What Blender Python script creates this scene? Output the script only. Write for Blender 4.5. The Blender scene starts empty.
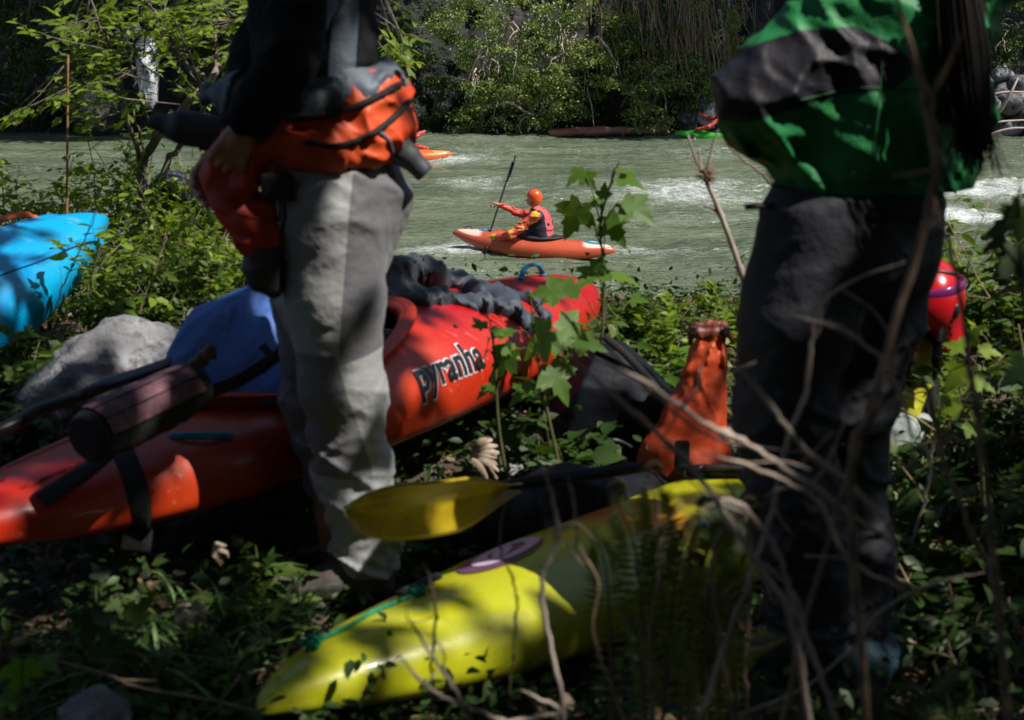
import bpy, math, random
import numpy as np
from mathutils import Vector, Matrix
from mathutils.bvhtree import BVHTree

random.seed(7)
RNG = np.random.default_rng(11)
A = lambda *v: np.array(v, dtype=float)
scene = bpy.context.scene
COL = scene.collection

# ------------------------------------------------------------------ camera geometry
FPX = 1422.2
PITCH = math.atan(330 / FPX)
EYE = A(0, 0, 1.32)

def P(px, py, d):
    """world point seen at pixel (px,py) of the photograph, at horizontal distance d"""
    xc = (px - 512) / FPX
    yc = -(py - 360) / FPX
    v = A(xc, math.cos(PITCH) + yc * math.sin(PITCH), -math.sin(PITCH) + yc * math.cos(PITCH))
    return EYE + v * (d / v[1])

def unit(v):
    v = np.asarray(v, float)
    return v / max(np.linalg.norm(v), 1e-9)

# ------------------------------------------------------------------ noise
def _hash(ix, iy, iz, seed):
    h = (ix * 374761393 + iy * 668265263 + iz * 2147483647 + seed * 1274126177) & 0xFFFFFFFF
    h = ((h ^ (h >> 13)) * 1274126177) & 0xFFFFFFFF
    h = h ^ (h >> 16)
    h = (h * 2246822519) & 0xFFFFFFFF
    return ((h ^ (h >> 15)) & 0xFFFFFF) / float(0xFFFFFF)

def vnoise(p, seed=0):
    p = np.asarray(p, float)
    i = np.floor(p).astype(np.int64)
    f = p - i
    u = f * f * f * (f * (f * 6 - 15) + 10)
    r = 0
    for dx in (0, 1):
        wx = u[..., 0] if dx else 1 - u[..., 0]
        for dy in (0, 1):
            wy = u[..., 1] if dy else 1 - u[..., 1]
            for dz in (0, 1):
                wz = u[..., 2] if dz else 1 - u[..., 2]
                r = r + wx * wy * wz * _hash(i[..., 0] + dx, i[..., 1] + dy, i[..., 2] + dz, seed)
    return r * 2 - 1

def fbm(p, octv=4, seed=0, gain=0.5):
    p = np.asarray(p, float)
    r, a, t = 0, 1.0, 0
    for o in range(octv):
        r = r + a * vnoise(p * 2 ** o + o * 17.3, seed + o)
        t += a
        a *= gain
    return r / t

def smooth(a, b, x):
    t = np.clip((x - a) / (b - a), 0, 1)
    return t * t * (3 - 2 * t)

# ------------------------------------------------------------------ objects
ORG = {}

def root(name, label, cat, loc, group=None):
    o = bpy.data.objects.new(name, None)
    COL.objects.link(o)
    o.location = tuple(loc)
    o.empty_display_size = 0.1
    o['label'] = label
    o['category'] = cat
    if group:
        o['group'] = group
    ORG[o.name] = np.array(loc, float)
    return o

def tag(o, label, cat, group=None):
    o['label'] = label
    o['category'] = cat
    if group:
        o['group'] = group
    return o

def mk(name, V, faces, mats, parent=None, smooth_=True, midx=None, org=None, attr=None):
    """V world coordinates; faces: array (n,k) or list of such arrays. Part meshes are stored relative to their root."""
    V = np.asarray(V, float)
    if parent is not None:
        o0 = ORG[parent.name]
    else:
        o0 = np.array(org if org is not None else (0, 0, 0), float)
    V = V - o0
    fl = [np.asarray(f, np.int32) for f in (faces if isinstance(faces, list) else [faces]) if len(f)]
    me = bpy.data.meshes.new(name)
    me.vertices.add(len(V))
    me.vertices.foreach_set('co', V.astype(np.float32).ravel())
    loops = np.concatenate([f.ravel() for f in fl])
    tot = np.concatenate([np.full(len(f), f.shape[1], np.int32) for f in fl])
    start = np.concatenate([[0], np.cumsum(tot)[:-1]]).astype(np.int32)
    me.loops.add(len(loops))
    me.loops.foreach_set('vertex_index', loops)
    me.polygons.add(len(tot))
    me.polygons.foreach_set('loop_start', start)
    me.polygons.foreach_set('loop_total', tot)
    if smooth_:
        me.polygons.foreach_set('use_smooth', np.ones(len(tot), bool))
    if not isinstance(mats, (list, tuple)):
        mats = [mats]
    for m in mats:
        me.materials.append(m)
    if midx is not None:
        me.polygons.foreach_set('material_index', np.asarray(midx, np.int32))
    me.update(calc_edges=True)
    me.validate()
    if attr:
        for k, vals in attr.items():
            at = me.attributes.new(k, 'FLOAT', 'POINT')
            at.data.foreach_set('value', np.asarray(vals, np.float32))
    o = bpy.data.objects.new(name, me)
    COL.objects.link(o)
    if parent is not None:
        o.parent = parent
        ORG[o.name] = ORG[parent.name]
    else:
        o.location = tuple(o0)
        ORG[o.name] = o0
    return o

class Geo:
    def __init__(s):
        s.V, s.F, s.n = [], [], 0
    def add(s, V, F):
        V = np.asarray(V, float)
        for f in (F if isinstance(F, list) else [F]):
            if len(f):
                s.F.append(np.asarray(f) + s.n)
        s.V.append(V)
        s.n += len(V)
        return s
    def make(s, name, mats, parent=None, **k):
        by = {}
        for f in s.F:
            by.setdefault(f.shape[1], []).append(f)
        return mk(name, np.concatenate(s.V), [np.concatenate(v) for v in by.values()], mats, parent, **k)

# ------------------------------------------------------------------ primitives
def spline(pts, n):
    """Catmull-Rom resample, works for any number of columns"""
    p = np.asarray(pts, float)
    if len(p) < 3:
        t = np.linspace(0, 1, n)[:, None]
        return p[0] * (1 - t) + p[-1] * t
    q = np.vstack([2 * p[0] - p[1], p, 2 * p[-1] - p[-2]])
    m = len(p) - 1
    t = np.linspace(0, m, n)
    i = np.minimum(t.astype(int), m - 1)
    f = (t - i)[:, None]
    a, b, c, d = q[i], q[i + 1], q[i + 2], q[i + 3]
    return 0.5 * (2 * b + (c - a) * f + (2 * a - 5 * b + 4 * c - d) * f ** 2 + (3 * b - a - 3 * c + d) * f ** 3)

def tube(pts, rad, n=8, flat=None, up=None):
    """tube along pts; rad scalar or per point; flat = (width factor, height factor)"""
    p = np.asarray(pts, float)
    m = len(p)
    r = np.broadcast_to(np.asarray(rad, float), (m,))
    t = np.gradient(p, axis=0)
    t /= np.maximum(np.linalg.norm(t, axis=1), 1e-9)[:, None]
    u = np.array(up if up is not None else (0, 0, 1), float)
    if abs(np.dot(t[0], unit(u))) > 0.95:
        u = A(1, 0, 0)
    N = np.zeros_like(p)
    a = u - t[0] * np.dot(u, t[0])
    a = unit(a)
    for i in range(m):
        if up is not None and abs(np.dot(t[i], unit(u))) < .97:
            a = unit(u - t[i] * np.dot(u, t[i]))
        else:
            a = unit(a - t[i] * np.dot(a, t[i]))
        N[i] = a
    B = np.cross(t, N)
    ang = np.linspace(0, 2 * math.pi, n, endpoint=False)
    fw, fh = flat if flat else (1, 1)
    V = p[:, None, :] + r[:, None, None] * (np.cos(ang)[None, :, None] * B[:, None, :] * fw + np.sin(ang)[None, :, None] * N[:, None, :] * fh)
    V = V.reshape(-1, 3)
    i = np.arange(m - 1)[:, None] * n
    j = np.arange(n)[None, :]
    j2 = (j + 1) % n
    F = np.stack([i + j, i + j2, i + n + j2, i + n + j], -1).reshape(-1, 4)
    V = np.vstack([V, p[0], p[-1]])
    c0, c1 = m * n, m * n + 1
    jj = np.arange(n)
    T0 = np.stack([np.full(n, c0), (jj + 1) % n, jj], -1)
    b = (m - 1) * n
    T1 = np.stack([np.full(n, c1), b + jj, b + (jj + 1) % n], -1)
    return V, [F, np.vstack([T0, T1])]

def sphere(c, r, nu=16, nv=10):
    r = np.broadcast_to(np.asarray(r, float), (3,))
    V, F = [], []
    for i in range(nv + 1):
        th = math.pi * i / nv
        for j in range(nu):
            ph = 2 * math.pi * j / nu
            V.append((math.sin(th) * math.cos(ph), math.sin(th) * math.sin(ph), math.cos(th)))
    for i in range(nv):
        for j in range(nu):
            F.append((i * nu + j, (i + 1) * nu + j, (i + 1) * nu + (j + 1) % nu, i * nu + (j + 1) % nu))
    return np.array(V) * r + np.asarray(c, float), np.array(F)

def box(c, s, R=None):
    V = np.array([(x, y, z) for x in (-.5, .5) for y in (-.5, .5) for z in (-.5, .5)]) * np.asarray(s, float)
    if R is not None:
        V = V @ np.asarray(R).T
    F = np.array([(0, 1, 3, 2), (4, 6, 7, 5), (0, 4, 5, 1), (2, 3, 7, 6), (0, 2, 6, 4), (1, 5, 7, 3)])
    return V + np.asarray(c, float), F

def grid(nx, ny):
    i = np.arange(ny - 1)[:, None] * nx
    j = np.arange(nx - 1)[None, :]
    return np.stack([i + j, i + j + 1, i + nx + j + 1, i + nx + j], -1).reshape(-1, 4)

# ------------------------------------------------------------------ implicit surfaces (bodies, clothes, bags)
def cap(a, b, ra, rb=None):
    return ('cap', np.asarray(a, float), np.asarray(b, float), ra, ra if rb is None else rb)

def ell(c, r, R=None):
    return ('ell', np.asarray(c, float), np.asarray(r, float), np.eye(3) if R is None else np.asarray(R, float))

def rbox(c, half, rr, R=None):
    return ('box', np.asarray(c, float), np.asarray(half, float), rr, np.eye(3) if R is None else np.asarray(R, float))

def pdist(p, q):
    k = q[0]
    if k == 'cap':
        a, b, ra, rb = q[1:]
        ab = b - a
        t = np.clip((p - a) @ ab / max(ab @ ab, 1e-12), 0, 1)
        return np.linalg.norm(p - (a + t[..., None] * ab), axis=-1) - (ra + (rb - ra) * t)
    if k == 'ell':
        c, r, R = q[1:]
        l = (p - c) @ R
        k0 = np.linalg.norm(l / r, axis=-1)
        k1 = np.linalg.norm(l / (r * r), axis=-1)
        return k0 * (k0 - 1) / np.maximum(k1, 1e-9)
    c, hf, rr, R = q[1:]
    l = np.abs((p - c) @ R) - (hf - rr)
    return np.linalg.norm(np.maximum(l, 0), axis=-1) + np.minimum(l.max(-1), 0) - rr

def bounds(prims, m):
    lo, hi = [], []
    for q in prims:
        if q[0] == 'cap':
            for c, r in ((q[1], q[3]), (q[2], q[4])):
                lo.append(c - r); hi.append(c + r)
        elif q[0] == 'ell':
            r = q[2].max(); lo.append(q[1] - r); hi.append(q[1] + r)
        else:
            r = np.linalg.norm(q[2]); lo.append(q[1] - r); hi.append(q[1] + r)
    return np.min(lo, 0) - m, np.max(hi, 0) + m

def chain(pts, radii):
    return [cap(pts[i], pts[i + 1], radii[i], radii[i + 1]) for i in range(len(pts) - 1)]

def nets(prims, h, k=0.03, cuts=(), disp=None, minus=(), soft=0.0):
    """surface-nets mesh of the smooth union of prims; cuts = (point, normal) half spaces removed on the normal side"""
    lo, hi = bounds(prims, h * 3 + 0.02)
    n = np.ceil((hi - lo) / h).astype(int) + 1
    ax = [lo[i] + np.arange(n[i]) * h for i in range(3)]
    g = np.stack(np.meshgrid(*ax, indexing='ij'), -1)
    D = np.full(g.shape[:3], 1e3)
    for q in prims:
        b0, b1 = bounds([q], 0.10 + k)
        s = tuple(slice(max(int((b0[i] - lo[i]) / h), 0), int((b1[i] - lo[i]) / h) + 2) for i in range(3))
        d = pdist(g[s], q)
        e = D[s]
        if k > 0:
            hh = np.clip(0.5 + 0.5 * (e - d) / k, 0, 1)
            D[s] = e * (1 - hh) + d * hh - k * hh * (1 - hh)
        else:
            D[s] = np.minimum(e, d)
    if disp is not None:
        m = np.abs(D) < 0.06 + h
        D[m] = D[m] - disp(g[m])
    for q in minus:
        D = np.maximum(D, -pdist(g, q))
    for (c, nn) in cuts:
        D = np.maximum(D, (g - np.asarray(c, float)) @ unit(nn))
    ins = D < 0
    X, Y, Z = np.array(D.shape) - 1
    acc = np.zeros((X, Y, Z, 3)); cnt = np.zeros((X, Y, Z))
    for a in range(3):
        b, c = [q for q in range(3) if q != a]
        sh = list(D.shape); sh[a] -= 1
        s0 = [slice(None)] * 3; s1 = [slice(None)] * 3
        s0[a] = slice(0, -1); s1[a] = slice(1, None)
        d0, d1 = D[tuple(s0)], D[tuple(s1)]
        cr = (d0 < 0) != (d1 < 0)
        t = np.where(cr, d0 / np.where(cr, d0 - d1, 1), 0)
        for ob in (0, 1):
            for oc in (0, 1):
                sl = [slice(None)] * 3
                sl[b] = slice(ob, sh[b] - 1 + ob); sl[c] = slice(oc, sh[c] - 1 + oc)
                sl = tuple(sl)
                cc, tt = cr[sl], t[sl]
                cnt += cc
                acc[..., a] += tt * cc
                acc[..., b] += ob * cc
                acc[..., c] += oc * cc
    act = cnt > 0
    idx = np.full((X, Y, Z), -1)
    idx[act] = np.arange(act.sum())
    base = np.stack(np.nonzero(act), -1)
    V = lo + h * (base + acc[act] / cnt[act][:, None])
    Fs = []
    for a in range(3):
        b, c = (a + 1) % 3, (a + 2) % 3
        s0 = [slice(None)] * 3; s1 = [slice(None)] * 3
        s0[a] = slice(0, -1); s1[a] = slice(1, None)
        cr = ins[tuple(s0)] != ins[tuple(s1)]
        w = np.stack(np.nonzero(cr), -1)
        w = w[(w[:, b] > 0) & (w[:, c] > 0) & (w[:, b] < D.shape[b] - 1) & (w[:, c] < D.shape[c] - 1)]
        flip = ~ins[tuple(w.T)]
        def at(db, dc):
            v = w.copy(); v[:, b] += db; v[:, c] += dc
            return idx[v[:, 0], v[:, 1], v[:, 2]]
        q = np.stack([at(-1, -1), at(0, -1), at(0, 0), at(-1, 0)], -1)
        q[flip] = q[flip][:, ::-1]
        Fs.append(q[(q >= 0).all(1)])
    return V, np.concatenate(Fs)

def poly_sd(pts, poly):
    """signed distance in a plane, positive inside"""
    p = np.asarray(pts, float); q = np.asarray(poly, float)
    d = np.full(len(p), 1e9); ins = np.zeros(len(p), bool)
    for a, b in zip(q, np.roll(q, -1, 0)):
        e = b - a; t = np.clip(((p - a) @ e) / (e @ e), 0, 1)
        d = np.minimum(d, np.linalg.norm(p - a - t[:, None] * e, axis=1))
        c = (a[1] > p[:, 1]) != (b[1] > p[:, 1])
        ins ^= c & (p[:, 0] < (b[0] - a[0]) * (p[:, 1] - a[1]) / (b[1] - a[1] + 1e-12) + a[0])
    return np.where(ins, d, -d)

def centroids(V, F):
    return V[F].mean(1)

# ------------------------------------------------------------------ materials
def new_mat(name):
    m = bpy.data.materials.new(name)
    m.use_nodes = True
    nt = m.node_tree
    nt.nodes.clear()
    out = nt.nodes.new('ShaderNodeOutputMaterial')
    return m, nt, out

def nd(nt, t, **k):
    n = nt.nodes.new(t)
    for a, v in k.items():
        if a.startswith('i_'):
            n.inputs[a[2:].replace('_', ' ')].default_value = v
        else:
            setattr(n, a, v)
    return n

def c4(c):
    return (c[0], c[1], c[2], 1)

def pm(name, col, rough=0.6, col2=None, scale=8, lo=.4, hi=.6, bump=None, coat=0, sheen=0, spec=.5, col3=None, scale3=30, stretch=(1, 1, 1), metal=0, trans=0, dist=0.0, detail=6):
    """principled with noise-driven colour variation (coordinates of the object) and bump = (scale, strength, distance)"""
    m, nt, out = new_mat(name)
    b = nd(nt, 'ShaderNodeBsdfPrincipled')
    nt.links.new(b.outputs[0], out.inputs[0])
    b.inputs['Roughness'].default_value = rough
    b.inputs['Specular IOR Level'].default_value = spec
    b.inputs['Metallic'].default_value = metal
    b.inputs['Coat Weight'].default_value = coat
    b.inputs['Coat Roughness'].default_value = .12
    b.inputs['Sheen Weight'].default_value = sheen
    tc = nd(nt, 'ShaderNodeTexCoord')
    mp = nd(nt, 'ShaderNodeMapping')
    mp.inputs['Scale'].default_value = stretch
    nt.links.new(tc.outputs['Object'], mp.inputs[0])
    src = None
    if col2 is not None:
        no = nd(nt, 'ShaderNodeTexNoise')
        no.inputs['Scale'].default_value = scale
        no.inputs['Detail'].default_value = detail
        no.inputs['Distortion'].default_value = dist
        nt.links.new(mp.outputs[0], no.inputs['Vector'])
        r = nd(nt, 'ShaderNodeValToRGB')
        r.color_ramp.elements[0].position = lo
        r.color_ramp.elements[1].position = hi
        r.color_ramp.elements[0].color = c4(col)
        r.color_ramp.elements[1].color = c4(col2)
        nt.links.new(no.outputs[0], r.inputs[0])
        src = r.outputs[0]
        if col3 is not None:
            n2 = nd(nt, 'ShaderNodeTexNoise')
            n2.inputs['Scale'].default_value = scale3
            n2.inputs['Detail'].default_value = 8
            nt.links.new(mp.outputs[0], n2.inputs['Vector'])
            r2 = nd(nt, 'ShaderNodeValToRGB')
            r2.color_ramp.elements[0].position = .52
            r2.color_ramp.elements[1].position = .66
            r2.color_ramp.elements[0].color = (0, 0, 0, 1)
            r2.color_ramp.elements[1].color = (1, 1, 1, 1)
            nt.links.new(n2.outputs[0], r2.inputs[0])
            mx = nd(nt, 'ShaderNodeMix', data_type='RGBA')
            nt.links.new(r2.outputs[0], mx.inputs[0])
            nt.links.new(src, mx.inputs[6])
            mx.inputs[7].default_value = c4(col3)
            src = mx.outputs[2]
        nt.links.new(src, b.inputs['Base Color'])
    else:
        b.inputs['Base Color'].default_value = c4(col)
    if bump:
        bl = bump if isinstance(bump, list) else [bump]
        prev = None
        for (bs, st, ds) in bl:
            nb = nd(nt, 'ShaderNodeTexNoise')
            nb.inputs['Scale'].default_value = bs
            nb.inputs['Detail'].default_value = 5
            nt.links.new(mp.outputs[0], nb.inputs['Vector'])
            bp = nd(nt, 'ShaderNodeBump')
            bp.inputs['Strength'].default_value = st
            bp.inputs['Distance'].default_value = ds
            nt.links.new(nb.outputs[0], bp.inputs['Height'])
            if prev:
                nt.links.new(prev.outputs[0], bp.inputs['Normal'])
            prev = bp
        nt.links.new(prev.outputs[0], b.inputs['Normal'])
    return m

def split_col(m, col, attr='panel'):
    """second cloth colour where the attribute is above 0 (a sewn panel with a crisp border)"""
    nt = m.node_tree
    b = [n for n in nt.nodes if n.type == 'BSDF_PRINCIPLED'][0]
    a = nd(nt, 'ShaderNodeAttribute', attribute_name=attr)
    g = nd(nt, 'ShaderNodeMapRange'); g.inputs[1].default_value = -.0008; g.inputs[2].default_value = .0008
    nt.links.new(a.outputs['Fac'], g.inputs[0])
    mx = nd(nt, 'ShaderNodeMix', data_type='RGBA')
    nt.links.new(g.outputs[0], mx.inputs[0])
    lk = b.inputs['Base Color'].links
    if lk:
        nt.links.new(lk[0].from_socket, mx.inputs[6])
    else:
        mx.inputs[6].default_value = b.inputs['Base Color'].default_value
    mx.inputs[7].default_value = c4(col)
    nt.links.new(mx.outputs[2], b.inputs['Base Color'])
    return m

def leaf_mat(name, cols, trans=.45, rough=.5, tcol=(1.3, 1.25, .45), gloss=.022):
    """two sided leaf: diffuse + translucent + thin gloss, colour picked per leaf"""
    m, nt, out = new_mat(name)
    g = nd(nt, 'ShaderNodeNewGeometry')
    r = nd(nt, 'ShaderNodeValToRGB')
    e = r.color_ramp.elements
    while len(e) < len(cols):
        e.new(.5)
    for i, c in enumerate(cols):
        e[i].position = i / max(len(cols) - 1, 1)
        e[i].color = c4(c)
    nt.links.new(g.outputs['Random Per Island'], r.inputs[0])
    df = nd(nt, 'ShaderNodeBsdfDiffuse')
    nt.links.new(r.outputs[0], df.inputs[0])
    tr = nd(nt, 'ShaderNodeBsdfTranslucent')
    mu = nd(nt, 'ShaderNodeMix', data_type='RGBA', blend_type='MULTIPLY')
    mu.inputs[0].default_value = 1
    nt.links.new(r.outputs[0], mu.inputs[6])
    mu.inputs[7].default_value = c4(tcol)
    nt.links.new(mu.outputs[2], tr.inputs[0])
    mx = nd(nt, 'ShaderNodeMixShader')
    mx.inputs[0].default_value = trans
    nt.links.new(df.outputs[0], mx.inputs[1])
    nt.links.new(tr.outputs[0], mx.inputs[2])
    gl = nd(nt, 'ShaderNodeBsdfGlossy')
    gl.inputs['Roughness'].default_value = rough
    gl.inputs['Color'].default_value = (1, 1, 1, 1)
    m2 = nd(nt, 'ShaderNodeMixShader')
    m2.inputs[0].default_value = gloss
    nt.links.new(mx.outputs[0], m2.inputs[1])
    nt.links.new(gl.outputs[0], m2.inputs[2])
    nt.links.new(m2.outputs[0], out.inputs[0])
    return m
# ------------------------------------------------------------------ leaves and plants
def attr_mat(name, ramp, rough=.35, coat=0, bump=None, attr='tint', spec=.5, noise=None):
    m, nt, out = new_mat(name)
    b = nd(nt, 'ShaderNodeBsdfPrincipled')
    nt.links.new(b.outputs[0], out.inputs[0])
    b.inputs['Roughness'].default_value = rough
    b.inputs['Coat Weight'].default_value = coat
    b.inputs['Coat Roughness'].default_value = .1
    b.inputs['Specular IOR Level'].default_value = spec
    a = nd(nt, 'ShaderNodeAttribute', attribute_name=attr)
    r = nd(nt, 'ShaderNodeValToRGB')
    e = r.color_ramp.elements
    while len(e) < len(ramp):
        e.new(.5)
    for i, (p, c) in enumerate(ramp):
        e[i].position = p
        e[i].color = c4(c)
    nt.links.new(a.outputs['Fac'], r.inputs[0])
    tc = nd(nt, 'ShaderNodeTexCoord')
    # scuffs and dirt
    sc = nd(nt, 'ShaderNodeTexNoise')
    sc.inputs['Scale'].default_value = 14
    sc.inputs['Detail'].default_value = 10
    sc.inputs['Roughness'].default_value = .7
    nt.links.new(tc.outputs['Object'], sc.inputs['Vector'])
    rr = nd(nt, 'ShaderNodeMapRange')
    rr.inputs[1].default_value = .35; rr.inputs[2].default_value = .75
    rr.inputs[3].default_value = rough * .8; rr.inputs[4].default_value = min(rough * 1.7, .9)
    nt.links.new(sc.outputs[0], rr.inputs[0])
    nt.links.new(rr.outputs[0], b.inputs['Roughness'])
    dr = nd(nt, 'ShaderNodeValToRGB')
    dr.color_ramp.elements[0].position = .56; dr.color_ramp.elements[0].color = (1, 1, 1, 1)
    dr.color_ramp.elements[1].position = .8; dr.color_ramp.elements[1].color = (.55, .5, .42, 1)
    nt.links.new(sc.outputs[0], dr.inputs[0])
    mu = nd(nt, 'ShaderNodeMix', data_type='RGBA', blend_type='MULTIPLY')
    mu.inputs[0].default_value = .8
    nt.links.new(r.outputs[0], mu.inputs[6]); nt.links.new(dr.outputs[0], mu.inputs[7])
    # long fine scratches
    mp = nd(nt, 'ShaderNodeMapping')
    mp.inputs['Rotation'].default_value = (0, 0, .9)
    mp.inputs['Scale'].default_value = (3, 60, 60)
    nt.links.new(tc.outputs['Object'], mp.inputs[0])
    s2 = nd(nt, 'ShaderNodeTexNoise')
    s2.inputs['Scale'].default_value = 2
    s2.inputs['Detail'].default_value = 6
    nt.links.new(mp.outputs[0], s2.inputs['Vector'])
    s4 = nd(nt, 'ShaderNodeTexNoise'); s4.inputs['Scale'].default_value = 1.6; s4.inputs['Detail'].default_value = 9; s4.inputs['Roughness'].default_value = .72; s4.inputs['Distortion'].default_value = .4
    m4 = nd(nt, 'ShaderNodeMapping'); m4.inputs['Rotation'].default_value = (.2, .1, 1.15); m4.inputs['Scale'].default_value = (2, 34, 26)
    nt.links.new(tc.outputs['Object'], m4.inputs[0]); nt.links.new(m4.outputs[0], s4.inputs['Vector'])
    r4 = nd(nt, 'ShaderNodeMapRange'); r4.inputs[1].default_value = .60; r4.inputs[2].default_value = .66; r4.inputs[4].default_value = .32
    nt.links.new(s4.outputs[0], r4.inputs[0])
    x4 = nd(nt, 'ShaderNodeMix', data_type='RGBA'); nt.links.new(r4.outputs[0], x4.inputs[0]); nt.links.new(mu.outputs[2], x4.inputs[6]); x4.inputs[7].default_value = (.5, .42, .34, 1)
    nt.links.new(x4.outputs[2], b.inputs['Base Color'])
    bp = nd(nt, 'ShaderNodeBump')
    bp.inputs['Strength'].default_value = .25
    bp.inputs['Distance'].default_value = .002
    nt.links.new(s2.outputs[0], bp.inputs['Height'])
    bp2 = nd(nt, 'ShaderNodeBump')
    bp2.inputs['Strength'].default_value = .3
    bp2.inputs['Distance'].default_value = .02
    s3 = nd(nt, 'ShaderNodeTexNoise')
    s3.inputs['Scale'].default_value = 5
    nt.links.new(tc.outputs['Object'], s3.inputs['Vector'])
    nt.links.new(s3.outputs[0], bp2.inputs['Height'])
    nt.links.new(bp.outputs[0], bp2.inputs['Normal'])
    nt.links.new(bp2.outputs[0], b.inputs['Normal'])
    return m

T_SMALL = (np.array([(0, 0, 0), (.27, .45, .06), (0, 1, -.05), (-.27, .45, .06)]), np.array([(0, 1, 2), (0, 2, 3)]))
T_OVAL = (np.array([(0, 0, 0), (.24, .28, .06), (.2, .66, .03), (0, 1, -.09), (-.2, .66, .03), (-.24, .28, .06), (0, .33, 0), (0, .7, -.02)]),
          np.array([(0, 1, 6), (1, 2, 7), (1, 7, 6), (2, 3, 7), (0, 6, 5), (5, 6, 7), (5, 7, 4), (4, 7, 3)]))
_h = [(0, 0), (.13, -.1), (.30, -.09), (.26, .05), (.40, .12), (.58, .34), (.46, .36), (.47, .46), (.30, .43), (.20, .47), (.25, .66), (.15, .68), (.11, .84), (0, 1.04)]
_o = [(x, y) for x, y in _h] + [(-x, y) for x, y in _h[-2:0:-1]]
_mv = [(0, .3)] + _o
T_MAPLE = (np.array([(x, y, .13 * abs(x) - .22 * (x * x + (y - .3) ** 2)) for x, y in _mv]),
           np.array([(0, i, i + 1 if i + 1 <= len(_o) else 1) for i in range(1, len(_o) + 1)]))

def leaf_geo(T, pos, dirs, nrm, size):
    tv, tf = T
    pos = np.asarray(pos, float); n = len(pos)
    d = dirs / np.maximum(np.linalg.norm(dirs, axis=1), 1e-9)[:, None]
    s = np.cross(d, nrm); s /= np.maximum(np.linalg.norm(s, axis=1), 1e-9)[:, None]
    u = np.cross(s, d)
    size = np.broadcast_to(np.asarray(size, float), (n,))[:, None, None]
    V = pos[:, None, :] + size * (tv[None, :, 0, None] * s[:, None, :] + tv[None, :, 1, None] * d[:, None, :] + tv[None, :, 2, None] * u[:, None, :])
    F = (np.arange(n)[:, None, None] * len(tv) + tf[None]).reshape(-1, 3)
    return V.reshape(-1, 3), F

def rand_dirs(n, up=0.0, rng=RNG):
    d = rng.normal(size=(n, 3))
    d[:, 2] += up
    return d / np.linalg.norm(d, axis=1)[:, None]

def shrub(name, label, cat, base, H, S, stems, twigs, leaves, lsize, T, lm, sm, group=None, lean=(0, 0), rng=None, droop=.25, srad=.006, low=.25, twl=.3, keep=None):
    """stems -> twigs -> leaves; foliage and stems are the two parts"""
    rng = rng or np.random.default_rng(abs(hash((round(base[0], 3), round(base[1], 3)))) % 2 ** 31)
    base = np.asarray(base, float)
    o = root(name, label, cat, base, group)
    G = Geo(); Lp, Ld, Ln, Ls = [], [], [], []
    for i in range(stems):
        a = rng.uniform(0, 2 * math.pi); r = S * math.sqrt(rng.uniform(0, 1))
        hh = H * rng.uniform(.6, 1.0) * (1 - .35 * (r / S) ** 2)
        end = base + A(r * math.cos(a) + lean[0] * hh, r * math.sin(a) + lean[1] * hh, hh)
        b0 = base + A(rng.normal() * S * .18, rng.normal() * S * .18, -.03)
        mid = b0 * .5 + end * .5 + A(rng.normal() * .04 * H, rng.normal() * .04 * H, .1 * H)
        pts = spline([b0, b0 * .75 + mid * .25 + A(0, 0, .05 * H), mid, end], 9)
        pts[1:-1] += rng.normal(size=(7, 3)) * .012 * H
        G.add(*tube(pts, np.linspace(srad, srad * .35, 9), 5))
        for t in rng.uniform(low, 1, twigs):
            q = pts[0] + 0
            f = t * 8; k = min(int(f), 7); q = pts[k] * (1 - f + k) + pts[k + 1] * (f - k)
            dr = rand_dirs(1, .35, rng)[0]
            tl = twl * H * rng.uniform(.5, 1.1)
            e = q + dr * tl + A(0, 0, -droop * tl * .5)
            tp = spline([q, (q + e) / 2 + A(0, 0, tl * .12), e], 5)
            G.add(*tube(tp, np.linspace(srad * .4, srad * .15, 5), 3))
            m = leaves
            ts = np.linspace(.15, 1.0, m) + rng.normal(size=m) * .03
            pp = tp[0] + (tp[-1] - tp[0]) * ts[:, None] + A(0, 0, 1) * (tl * .12 * 4 * ts * (1 - ts) * .5)[:, None]
            sd = np.cross(dr, (0, 0, 1)); sd = unit(sd)
            sg = np.where(np.arange(m) % 2 == 0, 1, -1)[:, None]
            dd = dr * .6 + sd * sg * .9 + rng.normal(size=(m, 3)) * .3 + A(0, 0, -droop)
            nn = A(0, 0, 1) + rng.normal(size=(m, 3)) * .45
            Lp.append(pp); Ld.append(dd); Ln.append(nn); Ls.append(lsize * rng.uniform(.55, 1.15, m))
    Lp, Ld, Ln, Ls = map(np.concatenate, (Lp, Ld, Ln, Ls))
    if keep is not None:
        kk = keep(Lp); Lp, Ld, Ln, Ls = Lp[kk], Ld[kk], Ln[kk], Ls[kk]
    V, F = leaf_geo(T, Lp, Ld, Ln, Ls)
    mk('foliage', V, F, lm, o)
    G.make('stems', sm, o)
    return o

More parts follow.
